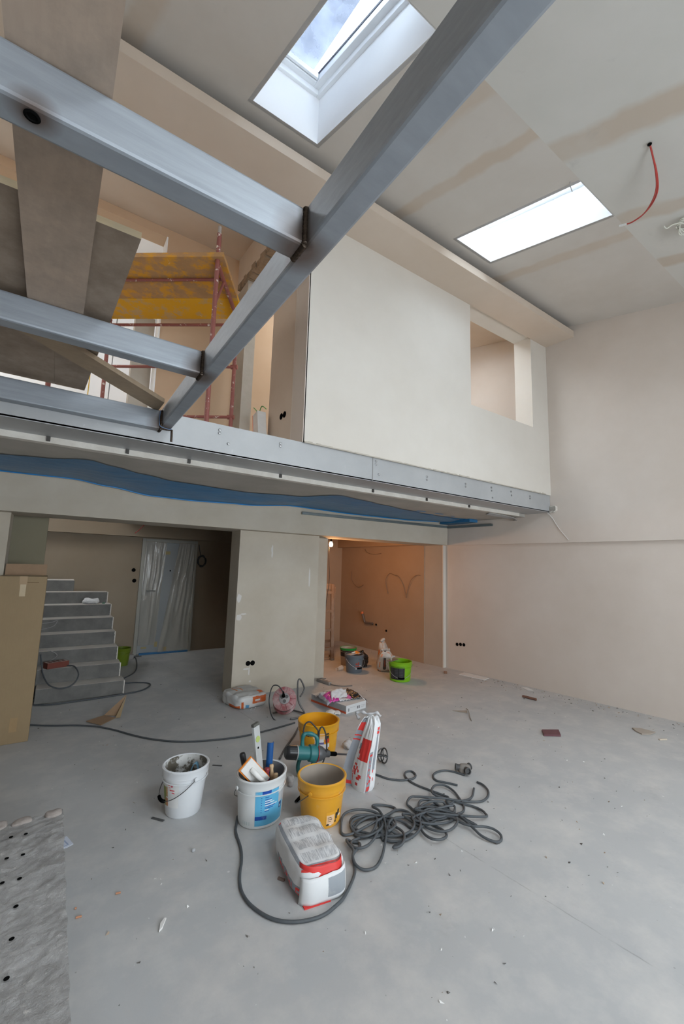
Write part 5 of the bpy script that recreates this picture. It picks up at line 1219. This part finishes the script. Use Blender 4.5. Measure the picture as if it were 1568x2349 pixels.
# ================================================================== lamp room buckets and sacks
c = (4.165, 5.691); g1 = bucket('bucket', 'blue grey bucket with tools and splashes in the lamp lit room', c, .126, .152, .274, 'plastic_bluegrey', 'plastic_bluegrey', handle=(af(*c)-math.pi/2+.6, R(-42)), level=.2, lmat=MATS['dry_mortar'], rim_h=.035, group='buckets in the lamp lit room', wm_=plain('wire_pale', (.5, .5, .5), .4, .5))
print_mat('red_splash', (.12, .145, .17), [(.10, .35, .55, .75, (.35, .05, .03)), (.40, .6, .5, .85, (.3, .05, .03)), (.05, .9, .3, .4, (.4, .06, .03)), (.7, .9, .35, .5, (.6, .6, .6)), (.1, .3, .0, .15, (.6, .6, .6))], soft=.3)
patch(g1, 'red_splash', 'print', .126, .152, .274, af(*c)+.1, af(*c)+.95, .06, .19, rim_h=.035)
sg = thing('sponge', 'orange sponge on the rim of the blue grey bucket', 'sponge', (4.22, 5.70, .262), .5)
MB().box(-.05, .05, -.03, .03, 0, .045, M=Matrix.Rotation(R(18), 4, 'Y')).build('foam', MATS['sponge_orange'], sg, bevel=.008)
tw = thing('trowel', 'pale trowel lying on the blue grey bucket', 'trowel', (4.15, 5.69, .277), .2)
MB().box(-.12, .12, -.05, .05, .0, .004).build('blade', plain('trowel_pale', (.6, .62, .65), .4, .3), tw)
MB().tube([(-.04, 0, .02), (.06, 0, .025)], .012, 8).build('handle', MATS['float_white'], tw)
c = (4.488, 4.951); g2 = bucket('bucket', 'bright green bucket with black printed panel in the lamp lit opening', c, .153, .174, .278, 'plastic_green', 'plastic_green', handle=(af(*c)-math.pi/2+.1, R(-44)), level=.12, lmat='plastic_green', rim_h=.045, group='buckets in the lamp lit room', wm_=MATS['wire_pale'])
gtxt = [(.06+.3*i, .28+.3*i, .1+.12*j, .16+.12*j, (.06, .065, .07)) for i in range(3) for j in range(7)]
print_mat('black_panel', (.022, .024, .026), gtxt, rough=.4, soft=.03)
a_ = af(*c); patch(g2, 'black_panel', 'label', .153, .174, .278, a_-1.05, a_+.42, .035, .215, rim_h=.045)
sk_ = thing('trowel', 'plaster trowel resting on the green bucket', 'trowel', (4.40, 5.02, .284), R(20))
MB().box(-.12, .12, -.045, .045, 0, .004).build('blade', plain('trowel_grey', (.30, .29, .28), .4, .5), sk_)
MB().tube(smooth_path([(-.05, 0, .004), (-.05, 0, .04), (0, 0, .05), (.06, 0, .045)]), .011, 8).build('handle', plain('dusty_white', (.5, .46, .42), .7), sk_)
c = (4.368, 6.148); g3 = bucket('bucket', 'see-through bucket with a green rim behind the blue grey bucket', c, .124, .142, .283, 'plastic_clear', 'plastic_clear', rim_h=.03, level=.2, lmat=MATS['dark_mortar'], rim=plain('lid_green', (.02, .30, .05), .35), group='buckets in the lamp lit room')
patch(g3, plain('band_black', (.03, .025, .025), .5), 'band', .124, .142, .283, 0, 2*math.pi, .15, .245, rim_h=.03)
print_mat('sack3', (.52, .47, .42), [(.30, .48, .15, .70, (.07, .06, .055)), (.35, .44, .3, .6, (.20, .05, .03)), (.05, .2, .75, .95, (.60, .18, .05)), (.6, .9, .02, .10, (.55, .2, .1)), (.0, .10, .2, .5, (.6, .2, .06))], soft=.05, rough=.3, dirt=(.4, .36, .32), dirt_amt=.6)
print_mat('sack4', (.50, .45, .40), [(.1, .35, .5, .7, (.60, .18, .05)), (.65, .9, .55, .9, (.55, .53, .5)), (.3, .5, .1, .2, (.6, .2, .06))], soft=.06, rough=.3, dirt=(.4, .36, .32), dirt_amt=.5)
def slump(name, label, loc, rz, dims, seed, mat, lean):
    root = thing(name, label, 'sack', (*loc, 0), rz, 'sacks in the lamp lit room')
    mb_ = sack_mesh(*dims, seed, k=3.4, wr=.012, n=20)
    mb_.v = [tuple(V((x*(1-.45*(z/dims[2])**2), y*(1-.35*(z/dims[2])**2)+lean*z, z))) for x, y, z in mb_.v]
    mb_.build('paper_body', None, root, mats=[mat]*4, smooth=True, merge=1e-4)
    top = [( -dims[0]*.22+dims[0]*.44*i/6, lean*dims[2]+.01*math.sin(i*2), dims[2]*.93+.035*abs(math.sin(i*1.4))) for i in range(7)]
    MB().tube(smooth_path(top, 4), [.018+.007*math.sin(i*1.2) for i in range(25)], 8).build('gathered_top', plain('sack_white_dusty', (.50, .46, .42), .6, var=.3), root, smooth=True)
    return root
slump('cement_sack', 'open sack with orange print, taller of the two by the green bucket', (4.86, 5.78), R(35), (.28, .17, .44), 31.0, 'sack4', .06)
slump('cement_sack', 'slumped dusty sack with a black printed stripe behind the green bucket', (4.66, 5.50), R(-30), (.30, .20, .34), 37.0, 'sack3', -.05)
bb = thing('rubbish_bag', 'black plastic bag between the sacks and the blue grey bucket', 'bag', (4.50, 5.93, 0), .6)
bgm = plain('bag_black', (.012, .011, .011), .22, bmp=.5, spec=.6)
sack_mesh(.24, .22, .24, 41.0, k=2.3, wr=.02, n=22).build('body', bgm, bb, mats=[bgm]*4, smooth=True, merge=1e-4)
MB().tube(smooth_path([(0, 0, .20), (.01, .0, .235), (.03, .01, .25)]), [.03, .02, .012]*4+[.02], 8).build('knot', bgm, bb, smooth=True)
jr = thing('clear_cup', 'clear plastic cup lying beside the blue grey bucket', 'cup', (3.98, 5.84, .038), 0)
Mj = Matrix.Rotation(R(90), 4, 'Y') @ Matrix.Identity(4); Mj = Matrix.Rotation(R(20), 4, 'Z') @ Matrix.Rotation(R(88), 4, 'Y')
film_mat('cup_plastic', (.7, .66, .6), .4, .15)
MB().lathe([(.028, -.06), (.036, .055), (.039, .056), (.039, .062)], 22, Mj, closed=True).build('wall', 'cup_plastic', jr, smooth=True)
MB().lathe([(.037, .056), (.040, .058), (.040, .063), (.036, .063)], 22, Mj, closed=True).build('lip', MATS['trowel_pale'], jr, smooth=True)

# ================================================================== things on and by the stairs
bk = thing('brick', 'dark red hollow brick lying on the second step', 'brick', (.15, 6.42, .334), R(22))
brm = plain('brick_red', (.17, .045, .03), .7, var=.15, scale=30, bmp=.1)
MB().box(-.12, .12, -.058, .058, 0, .068).build('body', brm, bk, bevel=.003)
MB().box(-.115, .115, -.053, .053, .0682, .0695).build('dusty_top', plain('brick_dust', (.40, .33, .30), .9), bk)
for i in range(4):
    for j in range(2): MB().box(-.098+.05*i, -.060+.05*i, -.04+.046*j, -.006+.046*j, .0690, .0705).build('core_hole', plain('core_dark', (.09, .03, .025), .9), bk)
sack('rag', 'pale crumpled rag on the upper stairs', (.52, 7.46, 1.003), .2, (.22, .13, .075), 51.0, ['sack_plain']*4, None, k=2.2, wr=.022, n=16)['category'] = 'rag'
gbx = MB().box(-.018, .018, -.01, .01, 0, .016).build('green_cap', plain('cap_green', (.02, .12, .06), .5)); gbx.location = (.69, 7.44, 1.003); tag(gbx, 'tiny dark green plug beside the rag on the stairs', 'plug')
o = MB().tube(smooth_path([(-.02, 6.28, .52), (.0, 6.33, .40), (.03, 6.27, .28), (.10, 6.10, .20), (.22, 6.06, .16), (.33, 6.07, .19), (.38, 6.12, .28), (.34, 6.30, .345), (.27, 6.40, .345)]), .008, 8).build('cable', cbm, smooth=True); tag(o, 'dark cable looping down the lowest steps past the brick', 'cable')
for i, (k, pts) in enumerate(((4, [(-.05, 0, .06), (.05, -.02, .07), (.12, -.01, .09), (.08, -.03, .02), (-.05, -.01, -.02)]), (2, [(-.06, 0, .12), (.06, -.02, .12), (.15, -.02, .06), (.10, -.01, .0), (.0, .0, -.05), (-.06, .0, -.08)]))):
    y = 6.09+.25*k; P = [(x, y-.012+dy, RISE*k+.06+z) for x, dy, z in pts]
    tag(MB().tube(smooth_path(P, 6), .0035, 6).build('wire', MATS['grey_wire']), ('thin pale wire sticking out beside the box on the middle steps', 'thin pale wire loop beside the box on the lower steps')[i], 'wire')
c = (1.05, 7.75); bucket('bucket', 'dark green bucket half hidden behind the stairs', c, .10, .125, .27, dirty('plastic_olive', (.14, .20, .01), (.2, .2, .1), .3, .5, .7), 'plastic_olive')
gb2 = thing('junction_box', 'small grey box on the floor behind the stairs', 'box', (1.20, 8.20, 0)); MB().box(-.09, .09, -.06, .06, 0, .07).build('case', MATS['strip_grey'], gb2, bevel=.004); MB().box(.09, .22, -.01, .01, .02, .035).build('stub', MATS['cable_dark'], gb2)

# ================================================================== low rough slab in the left foreground
pln = thing('concrete_plinth', 'low rough grey slab with small drilled holes in the left foreground', 'slab', (-.4, 1.9, 0))
plm, nt, b = new_mat('rough_slab'); v = coord(nt)
f1 = noise(nt, v, 9, 7, .7); f2 = noise(nt, v, 34, 5, .7)
cc = mix(nt, ramp(nt, f1, .3, .75), (.27, .265, .26), (.43, .425, .415)); cc = mix(nt, ramp(nt, f2, .62, .72), cc, (.60, .58, .56)); cc = mix(nt, ramp(nt, f2, .25, .36, (1, 1, 1, 1), (0, 0, 0, 1)), cc, (.20, .195, .19))
L(nt, cc, b.inputs['Base Color']); b.inputs['Roughness'].default_value = .9; bump(nt, b, mathn(nt, 'ADD', f1, mathn(nt, 'MULTIPLY', f2, .6)), .9, .012); MATS['rough_slab'] = plm
PX0, PX1, PY0, PY1, PZ = -1.3, .178, .4, 2.88, .30
def ptop(u, v):
    x = PX0+(PX1-PX0)*u; y = PY0+(PY1-PY0)*v
    if u > .999: x += .006*fbm((1, y*14, 0))-.004
    return V((x, y, PZ+.005*fbm((x*9, y*9, 1))+.005*fbm((x*26, y*26, 4))+.003*fbm((x*60, y*60, 2))))-V(pln.location)
MB().grid(ptop, 170, 260).build('top_surface', 'rough_slab', pln, smooth=True)
MB().box(PX0+.4, PX1+.4-.006, PY0-1.9, PY1-1.9-.004, 0, PZ-.004).build('core', 'rough_slab', pln)
for (x, y) in HOLE_XY:
    MB().lathe([(.0085, 0), (.0085, .0008), (.0001, .0008)], 16, Matrix.Translation((x+.4, y-1.9, PZ+.0065))).build('drill_hole', BLK, pln)
random.seed(11)
for i, (x, w_) in enumerate(((.13, .075), (-.005, .085), (-.092, .06))):
    ch = sack_mesh(w_, .05, .03, 60+i, k=3, wr=.008, n=8).build('mortar_chunk', mats=[plain('mortar_pink', (.34, .30, .275), .9, var=.3, scale=40, bmp=.5)]*4, smooth=True, merge=1e-4)
    ch.location = (x, 2.862, PZ-.014); ch.rotation_euler = (0, 0, random.uniform(-.2, .2))
    tag(ch, 'lump of pale mortar on the far edge of the rough slab, %s' % ('nearest its corner', 'second from its corner', 'third from its corner')[i], 'mortar lump', 'mortar lumps on the slab edge')
pp = thing('paper_sheet', 'corner of a printed white sheet poking out from under the rough slab', 'paper', (.20, 3.10, 0))
MB().prism([(-.16, .05), (.027, .088), (.057, -.015), (.024, -.031), (-.16, -.06)], .001, .003).build('sheet', plain('paper_white', (.62, .66, .75), .6), pp)
MB().prism([(-.05, .03), (.016, .05), (.036, -.01), (-.03, -.03)], .003, .0035).build('print_line', plain('paper_blue', (.34, .40, .55), .6), pp)
MB().prism([(-.05, .02), (.010, .038), (.026, -.006), (-.03, -.02)], .0035, .004).build('print_field', MATS['paper_white'], pp)

# ================================================================== scraps on the floor
def scrap(name, poly, th, mat, label, cat, z=.001):
    cx = sum(p[0] for p in poly)/len(poly); cy = sum(p[1] for p in poly)/len(poly)
    o = MB().prism([(x-cx, y-cy) for x, y in poly], 0, th).build(name, mat, bevel=min(.002, th*.3)); o.location = (cx, cy, z); return tag(o, label, cat)
def rectp(a, b_, w_):
    a, b_ = V((*a, 0)), V((*b_, 0)); d = (b_-a).normalized(); n_ = V((-d.y, d.x, 0))*w_/2
    return [tuple((a+n_)[:2]), tuple((a-n_)[:2]), tuple((b_-n_)[:2]), tuple((b_+n_)[:2])]
scrap('plasterboard_strip', [(5.557, 4.737), (5.74, 4.78), (5.80, 4.345), (5.634, 4.312)], .010, plain('board_white', (.70, .69, .67), .7), 'white board strip lying along the right wall', 'board')
scrap('paper_scrap', [(5.80, 3.80), (5.86, 3.74), (5.80, 3.60), (5.74, 3.66)], .004, MATS['board_white'], 'small white folded scrap by the right wall', 'paper')
st_ = MB().tube([(5.362, 3.494, .018), (5.375, 3.40, .018), (5.387, 3.311, .018)], .016, 8).build('wood_stick', plain('stick_brown', (.16, .08, .055), .8, var=.3), bevel=.002); tag(st_, 'short dark brown stick near the right wall', 'stick')
scrap('roof_tile', [(4.44, 2.68), (4.603, 2.587), (4.468, 2.491), (4.322, 2.587)], .016, plain('tile_maroon', (.14, .055, .065), .55, var=.2), 'dark maroon tile piece on the floor', 'tile')
scrap('board_offcut', [(5.40, 2.21), (5.47, 2.15), (5.48, 2.02), (5.36, 2.03), (5.29, 2.075), (5.33, 2.15)], .012, plain('offcut_tan', (.38, .33, .28), .8), 'tan board offcut on the floor near the right edge', 'board')
scrap('wood_chip', rectp((5.285, 1.922), (5.365, 1.884), .018), .010, plain('chip_pale', (.58, .50, .40), .7), 'small pale wood chip near the right edge', 'wood chip')
scrap('paper_scrap', [(4.09, 3.59), (4.25, 3.50), (4.18, 3.44)], .006, plain('scrap_tan', (.34, .29, .24), .8), 'thin tan triangle of paper in the middle of the floor', 'paper')
o = MB().tube(smooth_path([(4.30, 3.56, .005), (4.22, 3.46, .02), (4.10, 3.34, .008), (4.01, 3.245, .004)]), .004, 6).build('twig', plain('twig', (.25, .22, .18), .8)); tag(o, 'thin bent twig beside the tan paper triangle', 'twig')
scrap('wood_chip', rectp((5.40, 4.91), (5.44, 4.885), .03), .035, plain('chip_rust', (.24, .12, .07), .8), 'tiny rusty block near the white corner bead', 'wood chip')
scrap('metal_strip', rectp((1.248, 3.649), (1.313, 3.602), .014), .004, plain('strip_dark', (.09, .09, .09), .5), 'thin dark strip behind the small white bucket', 'strip')
scrap('metal_strip', rectp((.69, 3.125), (.748, 3.05), .018), .005, MATS['strip_dark'], 'dark strip on the floor left of the small white bucket', 'strip')
scrap('metal_strip', rectp((1.150, 2.208), (1.171, 2.174), .014), .010, plain('peg_brown', (.17, .12, .10), .7), 'short brown peg beside the lying sack', 'peg')
scrap('plaster_chip', [(.553, 2.188), (.570, 2.20), (.597, 2.247), (.588, 2.252), (.566, 2.23)], .009, plain('chip_white', (.74, .73, .71), .7), 'curved white plaster chip in the left foreground', 'chip')
for i, (a_, b_) in enumerate((((.418, 2.537), (.440, 2.532)), ((.246, 2.472), (.270, 2.468)), ((.245, 2.536), (.252, 2.534)))):
    o = MB().tube([(*a_, .0045), ((a_[0]+b_[0])/2, (a_[1]+b_[1])/2, .0045), (*b_, .0045)], .0042, 8).build('cigarette_end', plain('filter_orange', (.52, .25, .14), .7))
    tag(o, ('orange cigarette end farther from the rough slab', 'orange cigarette end nearest the rough slab edge', 'tiny rust coloured crumb beside the rough slab')[i], 'cigarette end', 'cigarette ends')
pb = thing('pebble', 'small round grey pebble left of the lying sack', 'pebble', (.83, 2.66, 0)); sack_mesh(.022, .02, .018, 71., k=2.2, wr=.002, n=6).build('stone', plain('pebble', (.42, .43, .44), .8), pb, mats=[plain('pebble', (.42, .43, .44), .8)]*4, smooth=True)
# countless crumbs of plaster and grit
random.seed(5); mb = MB()
def crumb(x, y, s_, mi_):
    pts = [V((x+random.uniform(-s_, s_), y+random.uniform(-s_, s_), random.uniform(0, s_*.9))) for _ in range(4)]
    pts[3].z = s_*.8+.0005
    for k_ in range(3): pts[k_].z = .0006
    mb.add(pts, [(0, 1, 3), (1, 2, 3), (2, 0, 3), (0, 2, 1)], mi_)
for _ in range(900):
    y = 1.2+6.5*random.random()**1.1; x = random.uniform(-.1, min(6.1, 2.2+y*1.1))
    if 5.2 < y and not (3.6 < x < 5.6 or -.2 < x < 1.9): continue
    if x < .25 and y < 2.95: continue
    crumb(x, y, random.choice((.003, .004, .005, .007, .010)), random.choice((0, 0, 1, 1, 2)))
for _ in range(260):    # sweepings along the right wall
    y = random.uniform(1.3, 4.6); x = rwx(y)-abs(random.gauss(0, .22))-.02
    crumb(x, y, random.choice((.004, .006, .009, .014)), random.choice((0, 1, 2, 2)))
for _ in range(40): crumb(random.gauss(2.14, .12), random.gauss(4.76, .04), random.choice((.005, .008, .012)), 0)
deb = mb.build('plaster_crumbs', mats=[plain('crumb_white', (.72, .71, .69), .8), plain('crumb_dark', (.12, .11, .10), .9), plain('crumb_tan', (.36, .28, .21), .9)])
tag(deb, 'scattered crumbs of plaster and grit all over the floor', 'debris', None, 'stuff')
